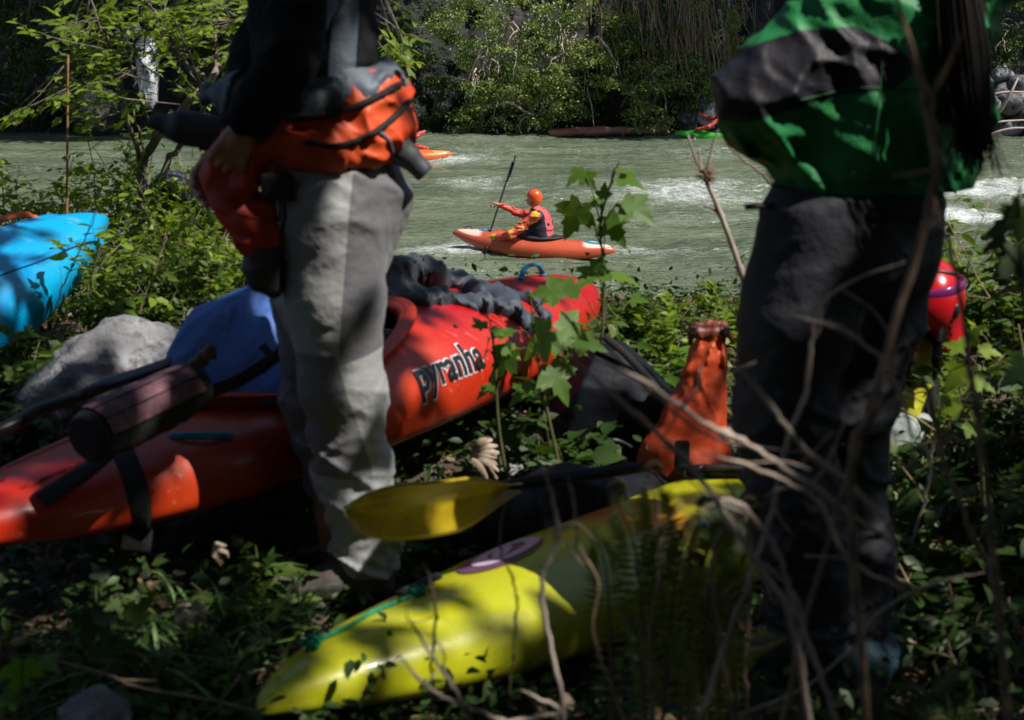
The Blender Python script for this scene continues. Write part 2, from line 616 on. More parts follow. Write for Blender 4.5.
def blades(base, n, L, spread, rng, w=.007, droop=.6):
    """arching grass blades"""
    G = Geo()
    for i in range(n):
        a = rng.uniform(0, 2 * math.pi); l = L * rng.uniform(.5, 1)
        d = A(math.cos(a), math.sin(a), 0)
        b = np.asarray(base) + A(rng.normal() * spread * .3, rng.normal() * spread * .3, -.02)
        out = spread * rng.uniform(.3, 1.3)
        t = np.linspace(0, 1, 8)
        pts = b + d * (out * t ** 1.6)[:, None] + A(0, 0, 1) * (l * (t - droop * t ** 2.4))[:, None]
        s = np.cross(d, (0, 0, 1))
        ww = w * (1 - t ** 2.5) * rng.uniform(.7, 1.3) + .0004
        V = np.concatenate([pts + s * ww[:, None], pts + A(0, 0, -1) * (ww * .5)[:, None], pts - s * ww[:, None]])
        F = []
        for k in range(7):
            F += [(k, k + 1, 8 + k + 1, 8 + k), (8 + k, 8 + k + 1, 16 + k + 1, 16 + k)]
        G.add(V, np.array(F))
    return G

def rock(c, r, seed, rough=.25, n=5, flat=0):
    """faceted, weathered boulder"""
    import bmesh
    bm = bmesh.new()
    bmesh.ops.create_icosphere(bm, subdivisions=n, radius=1)
    V = np.array([v.co[:] for v in bm.verts]); F = np.array([[v.index for v in f.verts] for f in bm.faces])
    bm.free()
    rg = np.random.default_rng(seed)
    N = V / np.linalg.norm(V, axis=1)[:, None]
    s = np.ones(len(V))
    for k in range(14):                       # planar cuts give facets
        d = rand_dirs(1, 0, rg)[0]; h = rg.uniform(.62, .92)
        dot = N @ d
        s = np.where(dot > .05, np.minimum(s, h / np.maximum(dot, .05)), s)
    s = np.minimum(s, 1.05)
    s = s * (1 + rough * .35 * fbm(N * 1.7 + seed, 4, seed) + rough * .12 * fbm(N * 9 + seed, 3, seed + 5))
    V = N * s[:, None] * np.asarray(r, float)
    return V + np.asarray(c, float), F

# ------------------------------------------------------------------ kayaks
class Kayak:
    def __init__(s, stern, bow, up, L, B, H, rocker=.12, cock=(0, .42, .2), ends=2.4, peak=.05, chine=.55, sharp=.75, bowlow=0.0):
        s.L, s.B, s.H, s.R = L, B, H, rocker
        s.o = (np.asarray(stern, float) + np.asarray(bow, float)) / 2
        s.ex = unit(np.asarray(bow, float) - stern)
        s.ey = unit(np.cross(up, s.ex)); s.ez = np.cross(s.ex, s.ey)
        s.M = np.stack([s.ex, s.ey, s.ez], 1)
        s.cock = cock; s.ends = ends; s.peak = peak; s.chine = chine; s.sharp = sharp; s.bowlow = bowlow
    def prof(s, u):
        a = np.abs(u)
        w = s.B / 2 * np.clip(1 - a ** s.ends, 0, 1) ** s.sharp
        h = s.H * (1 - .6 * a ** 2.2) * np.clip(1 - a ** 10, 0, 1) ** .5
        zk = s.R * a ** 2.6
        bl = s.bowlow * smooth(-.15, .45, u)
        h = h * (1 - bl); w = w * (1 - .5 * bl)
        h = h + s.peak * np.exp(-((u - .42) / .16) ** 2)
        return w, h, zk + .42 * h * (1 - .0 * a)
    def loc(s, u, phi):
        w, h, zm = s.prof(u)
        c, sn = np.cos(phi), np.sin(phi)
        eu = .95
        y = w * np.sign(c) * np.abs(c) ** np.where(sn < 0, s.chine, eu)
        z = zm + np.where(sn < 0, -.42 * h * np.abs(sn) ** s.chine, .58 * h * np.abs(sn) ** eu)
        return np.stack([u * s.L / 2 + 0 * y, y, z], -1)
    def deck(s, x, y):
        u = x / (s.L / 2)
        w, h, zm = s.prof(u)
        c = np.clip(np.abs(y) / np.maximum(w, 1e-4), 0, 1) ** (1 / .95)
        return zm + .58 * h * np.sqrt(1 - c * c) ** .95
    def W(s, p):
        return s.o + np.asarray(p, float) @ s.M.T
    def onDeck(s, x, y, off=0.004):
        x = np.asarray(x, float); y = np.asarray(y, float)
        return s.W(np.stack([x, y, s.deck(x, y) + off], -1))
    def build(s, name, label, group, mat, rimmat, tint, seatmat, org=None, loops=True, loopmat=None, hull_mats=None, nu=150, nphi=72):
        o = root(name, label, 'kayak', s.o if org is None else org, group)
        uu = np.sin(np.linspace(-math.pi / 2, math.pi / 2, nu)) * .9995
        ph = np.linspace(0, 2 * math.pi, nphi, endpoint=False)
        U, PH = np.meshgrid(uu, ph, indexing='ij')
        Lc = s.loc(U, PH).reshape(-1, 3)
        i = np.arange(nu - 1)[:, None] * nphi; j = np.arange(nphi)[None]; j2 = (j + 1) % nphi
        F = np.stack([i + j, i + nphi + j, i + nphi + j2, i + j2], -1).reshape(-1, 4)
        cx, ca, cb = s.cock
        if ca > 0:
            ce = Lc[F].mean(1)
            hole = (((ce[:, 0] - cx) / ca) ** 2 + (ce[:, 1] / cb) ** 2 < 1) & (ce[:, 2] > s.H * .55)
            F = F[~hole]
        jj = np.arange(nphi)
        ends = [np.stack([jj, (jj + 1) % nphi, np.full(nphi, len(Lc))], -1),
                np.stack([(nu - 1) * nphi + (jj + 1) % nphi, (nu - 1) * nphi + jj, np.full(nphi, len(Lc) + 1)], -1)]
        Lc = np.vstack([Lc, Lc[:nphi].mean(0), Lc[(nu - 1) * nphi:nu * nphi].mean(0)])
        V = s.W(Lc)
        s.hull = mk('hull', V, [F, np.vstack(ends)], mat, o, attr={'tint': tint(Lc)})
        s.bvh = BVHTree.FromPolygons([Vector(v) for v in V], [list(map(int, f)) for f in F])
        if ca > 0:
            t = np.linspace(0, 2 * math.pi, 65)
            ring = np.stack([cx + (ca + .012) * np.cos(t), (cb + .012) * np.sin(t)], -1)
            z = s.deck(ring[:, 0], ring[:, 1])
            G = Geo()
            G.add(*tube(s.W(np.stack([ring[:, 0], ring[:, 1], z + .012], -1)), .02, 8))
            r2 = np.stack([cx + (ca + .03) * np.cos(t), (cb + .03) * np.sin(t), z + .03], -1)
            G.add(*tube(s.W(r2), .013, 8, flat=(1.6, .6), up=s.ez))
            G.make('cockpit_rim', rimmat, o)
            sv = nets([rbox(s.W((cx - .12, 0, .1)), (.16, .17, .05), .04, s.M), rbox(s.W((cx - .27, 0, .2)), (.03, .16, .12), .03, s.M)], .012, .03)
            mk('seat', sv[0], sv[1], seatmat, o)
        s.root = o
        return o
    def handle(s, x, y, ln, ang, mat, lift=.022, rad=.008, name='grab_handle', flat=(1.3, .8)):
        """moulded grab loop on the deck"""
        t = np.linspace(-.5, .5, 11)
        xs = x + t * ln * math.cos(ang); ys = y + t * ln * math.sin(ang)
        z = s.deck(xs, ys) + .006 + lift * np.clip(1 - (np.abs(t) * 2) ** 4, 0, 1)
        G = Geo()
        G.add(*tube(s.W(np.stack([xs, ys, z], -1)), rad, 8, flat=flat, up=s.ez))
        for k in (0, -1):
            G.add(*sphere(s.W((xs[k], ys[k], z[k])), (rad * 1.5, rad * 1.5, rad * 1.1), 10, 6))
        return G.make(name, mat, s.root)

def text_on(kay_bvh, text, centre, udir, vdir, ndir, height, parent, face_mat, edge_mat, name='lettering', width=None, slant=.0):
    """lettering wrapped on a surface: dark letters with a pale outline, a few mm proud"""
    for (off, lift, mt, nm) in ((.055, .003, edge_mat, 'lettering_outline'), (.0, .0055, face_mat, name)):
        cu = bpy.data.curves.new('txt', 'FONT')
        cu.body = text; cu.size = 1; cu.offset = off * .62 + .022; cu.align_x = 'CENTER'; cu.align_y = 'CENTER'; cu.space_character = 1.03
        cu.resolution_u = 6
        ob = bpy.data.objects.new('txt', cu); COL.objects.link(ob)
        dg = bpy.context.evaluated_depsgraph_get()
        me = bpy.data.meshes.new_from_object(ob.evaluated_get(dg))
        import bmesh
        bm = bmesh.new(); bm.from_mesh(me)
        bmesh.ops.triangulate(bm, faces=bm.faces)
        for _ in range(2):
            bmesh.ops.subdivide_edges(bm, edges=[e for e in bm.edges if e.calc_length() > .12], cuts=1)
            bmesh.ops.triangulate(bm, faces=bm.faces)
        V = np.array([v.co[:] for v in bm.verts]); F = np.array([[v.index for v in f.verts] for f in bm.faces])
        bm.free()
        bpy.data.objects.remove(ob); bpy.data.curves.remove(cu); bpy.data.meshes.remove(me)
        V[:, 0] -= .0
        sx = height if width is None else width / (V[:, 0].max() - V[:, 0].min())
        pts = centre + udir * (V[:, :1] * sx + V[:, 1:2] * slant * height) + vdir * (V[:, 1:2] * height * 1.25)
        out = []
        for p in pts:
            hit, nn, _, dist = kay_bvh.ray_cast(Vector(p + ndir * .4), Vector(-ndir))
            out.append(np.array(hit) + ndir * lift if hit is not None else p)
        mk(nm, np.array(out), F, mt, parent, smooth_=False)

def strap(pts, w, th, mat, name, parent, up=(0, 0, 1), n=24, **kw):
    p = spline(pts, n)
    V, F = tube(p, 1, 8, flat=(w / 2, th / 2), up=up)
    return mk(name, V, F, mat, parent, **kw)

# ------------------------------------------------------------------ people
def head_prims(c, f, u):
    """skull, jaw, nose, brow, lips, ears; f = facing, u = up"""
    f = unit(f); u = unit(u); r = unit(np.cross(f, u))
    R = np.stack([r, f, u], 1)
    q = lambda x, y, z: c + r * x + f * y + u * z
    pr = [ell(q(0, -.012, .025), (.077, .096, .095), R), ell(q(0, .02, -.045), (.06, .07, .072), R), ell(q(0, .06, -.085), (.03, .028, .024), R),
          cap(q(0, .088, .012), q(0, .112, -.028), .009, .013), cap(q(-.012, .096, -.032), q(.012, .096, -.032), .009),
          cap(q(-.04, .078, .03), q(.04, .078, .03), .011), cap(q(-.02, .088, -.062), q(.02, .088, -.062), .007), cap(q(-.018, .087, -.071), q(.018, .087, -.071), .007),
          ell(q(-.079, -.005, -.005), (.008, .018, .03), R), ell(q(.079, -.005, -.005), (.008, .018, .03), R),
          ell(q(-.032, .072, -.03), (.022, .02, .02), R), ell(q(.032, .072, -.03), (.022, .02, .02), R)]
    minus = [ell(q(-.03, .1, .012), (.014, .014, .009), R), ell(q(.03, .1, .012), (.014, .014, .009), R)]
    eyes = [q(-.03, .078, .012), q(.03, .078, .012)]
    return pr, minus, eyes

def hand_prims(w, d, pn, curl=.6, side=1, spread=1.0, s=1.0):
    """w wrist, d finger direction, pn palm normal (fingers curl towards it), side = which way the thumb leaves"""
    d = unit(d); pn = unit(pn - d * np.dot(pn, d)); r = np.cross(d, pn) * side
    pr = [cap(w, w + d * .03 * s, .026 * s, .026 * s)]
    L = [.075, .084, .079, .062]
    for i in range(4):
        x = (i - 1.5) * .021 * s
        k = w + d * (.088 - .004 * abs(i - 1)) * s - r * x * spread
        pr.append(cap(w + d * .02 * s - r * x * .6, k, .014 * s, .0125 * s))
        dd = d; p = k; seg = [.5, .3, .2]
        for j in range(3):
            a = curl * (.75 + .1 * i)
            dd = unit(dd * math.cos(a) + np.cross(np.cross(dd, pn), dd) * math.sin(a))
            e = p + dd * L[i] * seg[j] * s * 1.05
            pr.append(cap(p, e, (.0100 - .001 * j) * s, (.0093 - .001 * j) * s))
            p = e
    t0 = w + d * .02 * s + r * .022 * s
    t1 = t0 + unit(d * .6 + r * .75 + pn * .35) * .042 * s
    t2 = t1 + unit(d * .9 + r * .2 + pn * (.4 + curl * .5)) * .033 * s
    t3 = t2 + unit(d * .8 - r * .15 + pn * (.5 + curl * .6)) * .026 * s
    pr += [cap(w + d * .01 * s, t1, .017 * s, .013 * s), cap(t1, t2, .0115 * s, .0105 * s), cap(t2, t3, .0105 * s, .009 * s)]
    return pr

def folds(seed, amp, along=(0, 0, 1), freq=14, aniso=.35):
    """cloth wrinkles: ridged noise, squeezed across 'along'"""
    al = unit(along)
    def f(p):
        q = p - (p @ al)[:, None] * al[None] * (1 - 1 / max(aniso, 1e-3)) * .0
        t = (p @ al)[:, None]
        q = (p - t * al) * freq * aniso + al * t * freq
        w = fbm(q * .45 + seed, 2, seed)[:, None]
        n1 = vnoise(q + w * 1.8, seed + 3)
        n2 = vnoise(q * 2.1 + w * 2.4 + 9, seed + 4)
        ridge = 1.25 * (1 - np.abs(n1)) ** 3 - .4
        r2 = 1.25 * (1 - np.abs(n2)) ** 3 - .4
        return amp * (ridge + .5 * r2)
    return f
# ------------------------------------------------------------------ light, camera, render
SUN = unit((0.52, -0.27, 0.81))
WATER_Z = -2.1

def setup():
    w = bpy.data.worlds.new('World'); scene.world = w; w.use_nodes = True
    nt = w.node_tree; nt.nodes.clear()
    out = nd(nt, 'ShaderNodeOutputWorld'); bg = nd(nt, 'ShaderNodeBackground')
    sky = nd(nt, 'ShaderNodeTexSky', sky_type='NISHITA')
    sky.sun_disc = False
    sky.sun_elevation = math.asin(SUN[2])
    sky.sun_rotation = math.atan2(SUN[0], SUN[1])
    bg.inputs[1].default_value = SKY_STRENGTH
    nt.links.new(sky.outputs[0], bg.inputs[0]); nt.links.new(bg.outputs[0], out.inputs[0])
    l = bpy.data.lights.new('sun', 'SUN'); l.energy = SUN_STRENGTH; l.angle = math.radians(.53); l.color = (1, .95, .87)
    lo = bpy.data.objects.new('sun', l); COL.objects.link(lo)
    lo.rotation_euler = Vector(SUN).to_track_quat('Z', 'Y').to_euler()
    lo.location = (6, -3, 12)
    cd = bpy.data.cameras.new('camera'); cd.lens = 50; cd.sensor_width = 36; cd.clip_end = 500; cd.clip_start = .05
    co = bpy.data.objects.new('camera', cd); COL.objects.link(co)
    co.location = tuple(EYE); co.rotation_euler = (math.radians(90) - PITCH, 0, 0)
    cd.dof.use_dof = True; cd.dof.focus_distance = 17; cd.dof.aperture_fstop = 5.0
    cd.dof.aperture_blades = 7
    scene.camera = co
    scene.view_settings.view_transform = 'Standard'
    scene.view_settings.look = 'None'
    scene.view_settings.exposure = EXPOSURE
    scene.view_settings.gamma = 1
    scene.render.resolution_x = 1024; scene.render.resolution_y = 720
    scene.cycles.use_denoising = True
    scene.cycles.max_bounces = 7; scene.cycles.diffuse_bounces = 4; scene.cycles.transparent_max_bounces = 8
    scene.cycles.sample_clamp_indirect = 6

SKY_STRENGTH, SUN_STRENGTH, EXPOSURE = 0.078, 4.9, 0.40
setup()

# ------------------------------------------------------------------ shared materials
M = {}
M['bark'] = pm('bark', (.09, .07, .05), .85, (.2, .17, .13), 22, bump=(40, .5, .01))
M['twig_grey'] = pm('twig_grey', (.27, .21, .17), .8, (.46, .38, .32), 30, .35, .65, bump=(60, .4, .004), stretch=(1, 1, .3))
M['twig_brown'] = pm('twig_brown', (.15, .10, .06), .75, (.32, .22, .15), 26, bump=(60, .4, .004))
M['stem_green'] = pm('stem_green', (.06, .09, .02), .6, (.12, .09, .04), 14)
M['rock'] = pm('rock', (.10, .10, .11), .9, (.29, .29, .31), 5, .38, .62, bump=[(9, .9, .04), (70, .9, .008)], col3=(.09, .09, .085), scale3=26)
M['rock_sunlit'] = pm('rock_sunlit', (.38, .38, .4), .8, (.7, .7, .72), 1.4, .3, .7, bump=[(2, .8, .1), (14, .5, .03)], col3=(.12, .12, .13), scale3=4)  # grey rock with the sunlight put into its near-white colour
M['scree'] = pm('scree', (.07, .07, .078), .9, (.26, .26, .28), 1.8, .38, .68, bump=[(3, .9, .1), (20, .8, .02)], col3=(.03, .03, .032), scale3=5)
M['rock_dark'] = pm('rock_dark', (.010, .011, .011), .9, (.055, .052, .05), .9, .4, .75, bump=[(1.2, 1, .3), (7, .8, .08)], col3=(.014, .02, .008), scale3=2.2)
M['skin'] = pm('skin', (.52, .28, .19), .5, (.42, .2, .14), 25, bump=(180, .15, .001))
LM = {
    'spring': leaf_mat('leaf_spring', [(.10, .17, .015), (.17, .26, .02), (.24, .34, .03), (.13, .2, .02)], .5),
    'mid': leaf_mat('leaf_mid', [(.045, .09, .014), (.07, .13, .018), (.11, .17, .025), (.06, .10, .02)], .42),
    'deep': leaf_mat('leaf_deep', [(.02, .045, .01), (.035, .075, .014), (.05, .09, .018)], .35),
    'maple': leaf_mat('leaf_maple', [(.07, .16, .018), (.10, .21, .022), (.14, .27, .03)], .55),
    'olive': leaf_mat('leaf_far', [(.07, .11, .02), (.13, .20, .035), (.22, .29, .07), (.10, .15, .035), (.28, .32, .12)], .35, gloss=.03),
    'dry': leaf_mat('leaf_dry', [(.16, .09, .045), (.26, .17, .09), (.09, .05, .03), (.34, .25, .16)], .25, tcol=(1.1, .9, .6)),
    'fern': leaf_mat('leaf_fern', [(.11, .18, .03), (.16, .22, .045), (.22, .19, .07), (.09, .16, .03)], .45),
}

# ------------------------------------------------------------------ terrain
def gz(x, y):
    x = np.asarray(x, float); y = np.asarray(y, float)
    edge = 5.9 + .5 * np.sin(x * .9 + 1) + .35 * np.clip(-x - 1, 0, 3)
    z = -.03 + .12 * smooth(3.4, 4.8, y) - .14 * smooth(3.0, 1.8, y)
    z = z - (z - WATER_Z + .5) * smooth(0, 4.6, y - edge)
    z = z + smooth(-1.2, -14, y) * 11  # unseen hillside behind the camera, added to block the rear sky
    z = z + smooth(3, 14, np.abs(x)) * 2.4 * smooth(9, 3, y)
    z = z - .11 * np.exp(-((x - .42) ** 2 / .5 + (y - 3.5) ** 2 / .5))
    q = np.stack([x, y, 0 * x], -1)
    return z + .05 * fbm(q * 1.1, 3, 3) + .022 * fbm(q * 6, 3, 5)

def ground():
    xs = np.concatenate([np.linspace(-45, -5, 60)[:-1], np.linspace(-5, 5, 190), np.linspace(5, 45, 60)[1:]])
    ys = np.concatenate([np.linspace(-22, 1, 50)[:-1], np.linspace(1, 9, 170), np.linspace(9, 13, 25)[1:]])
    X, Y = np.meshgrid(xs, ys)
    V = np.stack([X, Y, gz(X, Y)], -1).reshape(-1, 3)
    m = pm('soil', (.035, .026, .017), .95, (.085, .066, .045), 4, bump=[(18, .8, .03), (90, .6, .01)], col3=(.03, .045, .012), scale3=2.5)
    o = mk('ground', V, grid(len(xs), len(ys)), m)
    o['kind'] = 'structure'
ground()

def river():
    xs = np.concatenate([np.linspace(-120, -17, 45)[:-1], np.linspace(-17, 17, 420), np.linspace(17, 120, 45)[1:]])
    ys = np.concatenate([np.linspace(5.5, 11, 30)[:-1], 11 * (58 / 11) ** np.linspace(0, 1, 520)])
    X, Y = np.meshgrid(xs, ys)
    q = np.stack([X, Y, 0 * X], -1)
    warp = fbm(q * A(.12, .3, 1), 3, 9)
    q2 = q + np.stack([warp * 1.2, warp * 1.5, 0 * X], -1)
    rough = smooth(-.3, .5, fbm(q * A(.10, .22, 1), 3, 21))
    def blob(px, py, sx, sy):
        d = 1422.2 * 3.42 / (py - 30)
        c = P(px, py, d)
        return np.exp(-((X - c[0]) / sx) ** 2 - ((Y - c[1]) / sy) ** 2)
    rap = sum(k * blob(a, b, sx, sy) for a, b, sx, sy, k in [
        (452, 156, 1.0, 1.6, 1.0), (700, 185, 1.8, 3.0, .65), (655, 192, 1.6, 1.4, .5), (760, 150, 3, 2.5, .35), (975, 190, 2.6, 1.2, 1.0), (960, 214, 2.6, .9, 1.1),
        (940, 206, 1.0, .8, .9), (1010, 182, 2, 1.0, .8), (470, 248, .9, .7, .75), (575, 245, 1.8, .6, .6), (430, 252, .8, .5, .55), (255, 172, .8, 1.6, .7), (20, 165, 2.5, 2, .4),
        (480, 178, 1.0, 1.2, .45), (590, 290, 1.5, .8, .35), (620, 215, 2.2, 1.6, .3), (920, 290, 1.4, 1.2, .25), (540, 160, 4, 2, .3)])
    h = .10 * fbm(q2 * A(.45, .9, 1), 2, 31) * (.5 + rough + .8 * rap)
    r1 = 1 - np.abs(fbm(q2 * A(.9, 2.1, 1), 3, 41))
    r2 = 1 - np.abs(fbm(q2 * A(2.6, 5.5, 1) + 3, 3, 51))
    h = h + (.075 * (r1 - .7) + .035 * (r2 - .7)) * (.55 + .8 * rough + 1.2 * rap)
    h = h + .012 * fbm(q * A(8, 14, 1), 2, 61)
    calm = smooth(11, 14, Y) * smooth(56, 46, Y)
    h = h * calm
    f = rap * .8 + .42 * (r1 - .62) + .55 * (r2 - .72) + .22 * rough - .07
    V = np.stack([X, Y, WATER_Z + h + .10 * rap * calm * (r1 - .5)], -1).reshape(-1, 3)
    m, nt, out = new_mat('river_water')
    b = nd(nt, 'ShaderNodeBsdfPrincipled'); nt.links.new(b.outputs[0], out.inputs[0])
    at = nd(nt, 'ShaderNodeAttribute', attribute_name='foam')
    tc = nd(nt, 'ShaderNodeTexCoord')
    mp = nd(nt, 'ShaderNodeMapping'); mp.inputs['Scale'].default_value = (.8, 2.2, 1)
    nt.links.new(tc.outputs['Object'], mp.inputs[0])
    n1 = nd(nt, 'ShaderNodeTexNoise'); n1.inputs['Scale'].default_value = 5; n1.inputs['Detail'].default_value = 9; n1.inputs['Roughness'].default_value = .68; n1.inputs['Distortion'].default_value = .6
    nt.links.new(mp.outputs[0], n1.inputs['Vector'])
    ad = nd(nt, 'ShaderNodeMath', operation='MULTIPLY_ADD'); ad.inputs[1].default_value = 3.0; 
    sb = nd(nt, 'ShaderNodeMath', operation='SUBTRACT'); sb.inputs[1].default_value = .5
    n3 = nd(nt, 'ShaderNodeTexNoise'); n3.inputs['Scale'].default_value = 21; n3.inputs['Detail'].default_value = 6; n3.inputs['Roughness'].default_value = .7
    nt.links.new(mp.outputs[0], n3.inputs['Vector'])
    av = nd(nt, 'ShaderNodeMath', operation='MULTIPLY_ADD'); av.inputs[1].default_value = .8; nt.links.new(n3.outputs[0], av.inputs[0])
    a2 = nd(nt, 'ShaderNodeMath', operation='MULTIPLY'); a2.inputs[1].default_value = .6; nt.links.new(n1.outputs[0], a2.inputs[0]); nt.links.new(a2.outputs[0], av.inputs[2])
    nt.links.new(av.outputs[0], sb.inputs[0]); sb.inputs[1].default_value = .7; nt.links.new(sb.outputs[0], ad.inputs[0]); nt.links.new(at.outputs['Fac'], ad.inputs[2])
    rp = nd(nt, 'ShaderNodeMapRange'); rp.inputs[1].default_value = .42; rp.inputs[2].default_value = 1.75
    nt.links.new(ad.outputs[0], rp.inputs[0])
    cl = nd(nt, 'ShaderNodeTexNoise'); cl.inputs['Scale'].default_value = .35
    nt.links.new(mp.outputs[0], cl.inputs['Vector'])
    cr = nd(nt, 'ShaderNodeValToRGB'); cr.color_ramp.elements[0].color = c4((.088, .114, .072)); cr.color_ramp.elements[1].color = c4((.148, .178, .118))
    cr.color_ramp.elements[0].position = .35; cr.color_ramp.elements[1].position = .65
    nt.links.new(cl.outputs[0], cr.inputs[0])
    mx = nd(nt, 'ShaderNodeMix', data_type='RGBA'); nt.links.new(rp.outputs[0], mx.inputs[0]); nt.links.new(cr.outputs[0], mx.inputs[6]); mx.inputs[7].default_value = (.74, .77, .76, 1)
    nt.links.new(mx.outputs[2], b.inputs['Base Color'])
    rg = nd(nt, 'ShaderNodeMapRange'); rg.inputs[3].default_value = .09; rg.inputs[4].default_value = .75
    nt.links.new(rp.outputs[0], rg.inputs[0]); nt.links.new(rg.outputs[0], b.inputs['Roughness'])
    b.inputs['IOR'].default_value = 1.33
    prev = None
    for sc_, st, ds, dst in ((1.6, .9, .24, .6), (7, .8, .06, 1.0), (24, .6, .012, .5)):
        nn = nd(nt, 'ShaderNodeTexNoise'); nn.inputs['Scale'].default_value = sc_; nn.inputs['Detail'].default_value = 4; nn.inputs['Distortion'].default_value = dst
        nt.links.new(mp.outputs[0], nn.inputs['Vector'])
        bp = nd(nt, 'ShaderNodeBump'); bp.inputs['Strength'].default_value = st; bp.inputs['Distance'].default_value = ds
        nt.links.new(nn.outputs[0], bp.inputs['Height'])
        if prev: nt.links.new(prev.outputs[0], bp.inputs['Normal'])
        prev = bp
    nt.links.new(prev.outputs[0], b.inputs['Normal'])
    o = mk('river', V, grid(len(xs), len(ys)), m, attr={'foam': f.ravel()})
    o['kind'] = 'structure'
river()

def far_bank():
    # steep rocky bank, a relief surface: x along the river, t up the slope
    xs = np.concatenate([np.linspace(-110, -20, 60)[:-1], np.linspace(-20, 20, 260), np.linspace(20, 110, 60)[1:]])
    ts = np.concatenate([np.linspace(-.6, 7, 90)[:-1], np.linspace(7, 40, 45)])
    X, T = np.meshgrid(xs, ts)
    q = np.stack([X, T, 0 * X], -1)
    n = fbm(q * A(.16, .2, 1), 4, 71)
    ridg = 1 - np.abs(fbm(q * A(.5, .35, 1), 4, 81))
    fine = fbm(q * A(1.8, 1.6, 1), 4, 83)
    Y = 49.6 + T * .42 - 1.8 * n * smooth(0, 3, T) - 1.3 * (ridg - .7) * smooth(-.3, 1, T) - .35 * fine + smooth(7, 40, T) * 8
    Y = Y - np.clip(8 - np.abs(X - 17), 0, 8) * .35 * smooth(1.5, -.6, T)
    Z = WATER_Z + T * .95 + .3 * fine
    V = np.stack([X, Y, Z], -1).reshape(-1, 3)
    o = mk('far_bank', V, grid(len(xs), len(ts)), M['rock_dark'])
    o['kind'] = 'structure'
far_bank()

# rock faces and boulders of the far shore; the pale ones are coloured as sunlit
def far_rock(name, label, px, py, d, r, seed, mat, group=None, n=4):
    c = P(px, py, d)
    V, F = rock(c, r, seed, .8, n)
    o = mk(name, V, F, mat, None, smooth_=False, org=c)
    tag(o, label, 'rock', group)
    return o
far_rock('rock_outcrop', 'tall narrow grey rock face, coloured pale bluish as sunlit, standing out of the dark cliff on the far shore', 148, 78, 48.6, (.42, .8, 1.45), 5, M['rock_sunlit'])
far_rock('rock_outcrop', 'slanting rock rib coloured pale as sunlit at the head of the tall pale rock face', 132, 32, 48.9, (.5, .6, .3), 8, M['rock_sunlit'])
far_rock('rock_outcrop', 'brownish grey rounded rock above the waterline below the pale rock face', 100, 112, 48.0, (1.0, .9, 1.0), 12, M['rock_dark'])
far_rock('rock_outcrop', 'pinkish grey low rock on the far shore beyond the dry reed stem', 72, 96, 48.6, (.8, .8, .7), 14, M['rock_dark'])
far_rock('boulder', 'whitish cracked boulder, coloured as sunlit, at the waterline behind the green kayak', 711, 116, 48.4, (.62, .6, .62), 21, M['rock_sunlit'])
far_rock('boulder', 'small grey boulder beside the whitish cracked one at the water', 690, 119, 48.6, (.4, .5, .5), 22, M['rock'])
rr_ = np.random.default_rng(4)
spots = [(975, 84, .62), (1002, 92, .5), (985, 104, .5), (1015, 104, .55), (968, 112, .5), (998, 116, .55), (1020, 120, .45), (982, 125, .5), (1008, 128, .5),
         (955, 124, .4), (1035, 112, .7), (1050, 126, .7), (942, 128, .45), (1030, 88, .6), (1000, 74, .4), (970, 98, .35)]
wh = ['topmost pale', 'pale upper', 'grey middle', 'squarish grey', 'dark flat', 'central blocky', 'round dark', 'low wet', 'low angular', 'small half hidden', 'large sloping', 'large low', 'small dark waterside', 'upper sloping', 'highest small', 'small wedged']
for (px, py, r), w_ in zip(spots, wh):
    far_rock('boulder', w_ + ' rock in the scree heap at the far waterline past the green jacket', px, py, 47.6 + rr_.uniform(-.4, .9), (r * 1.25, r, r * .8), rr_.integers(999), M['scree'], 'rocks of the scree heap on the far shore', 3)
for i, (a, b, c_, d_, w_) in enumerate([(975, 100, 1024, 92, 'upper'), (960, 132, 1024, 120, 'long low'), (985, 136, 1030, 128, 'waterside'), (1000, 112, 1018, 78, 'upright')]):
    V, F = tube(spline([P(a, b, 46.9), (P(a, b, 46.9) + P(c_, d_, 46.9)) / 2 + A(0, -.2, .12), P(c_, d_, 46.9)], 12), np.linspace(.06, .03, 12), 6)
    tag(mk('driftwood', V, F, M['twig_grey'], org=P(a, b, 46.9)), w_ + ' bleached driftwood pole lying over the far scree heap', 'driftwood', 'driftwood poles on the far shore')
V, F = tube(spline([P(548, 133, 47.4), P(590, 131, 47.6), P(650, 131, 47.5), P(668, 130, 47.6)], 30), .14 + .05 * fbm(np.arange(30)[:, None] * A(.5, 0, 0), 2, 3), 10)
V = V + .04 * fbm(V * 4, 2, 8)[:, None]
tag(mk('fallen_log', V, F, pm('red_log', (.19, .07, .045), .8, (.3, .14, .1), 3, stretch=(.3, 2, 2), bump=(20, .6, .02)), org=P(600, 131, 47.5)), 'reddish brown log lying along the far waterline under the leafy bushes', 'log')
for px, py, l, w_ in ((940 - 215, 131, .5, 'short'), (560, 130, .8, 'long')):
    pass

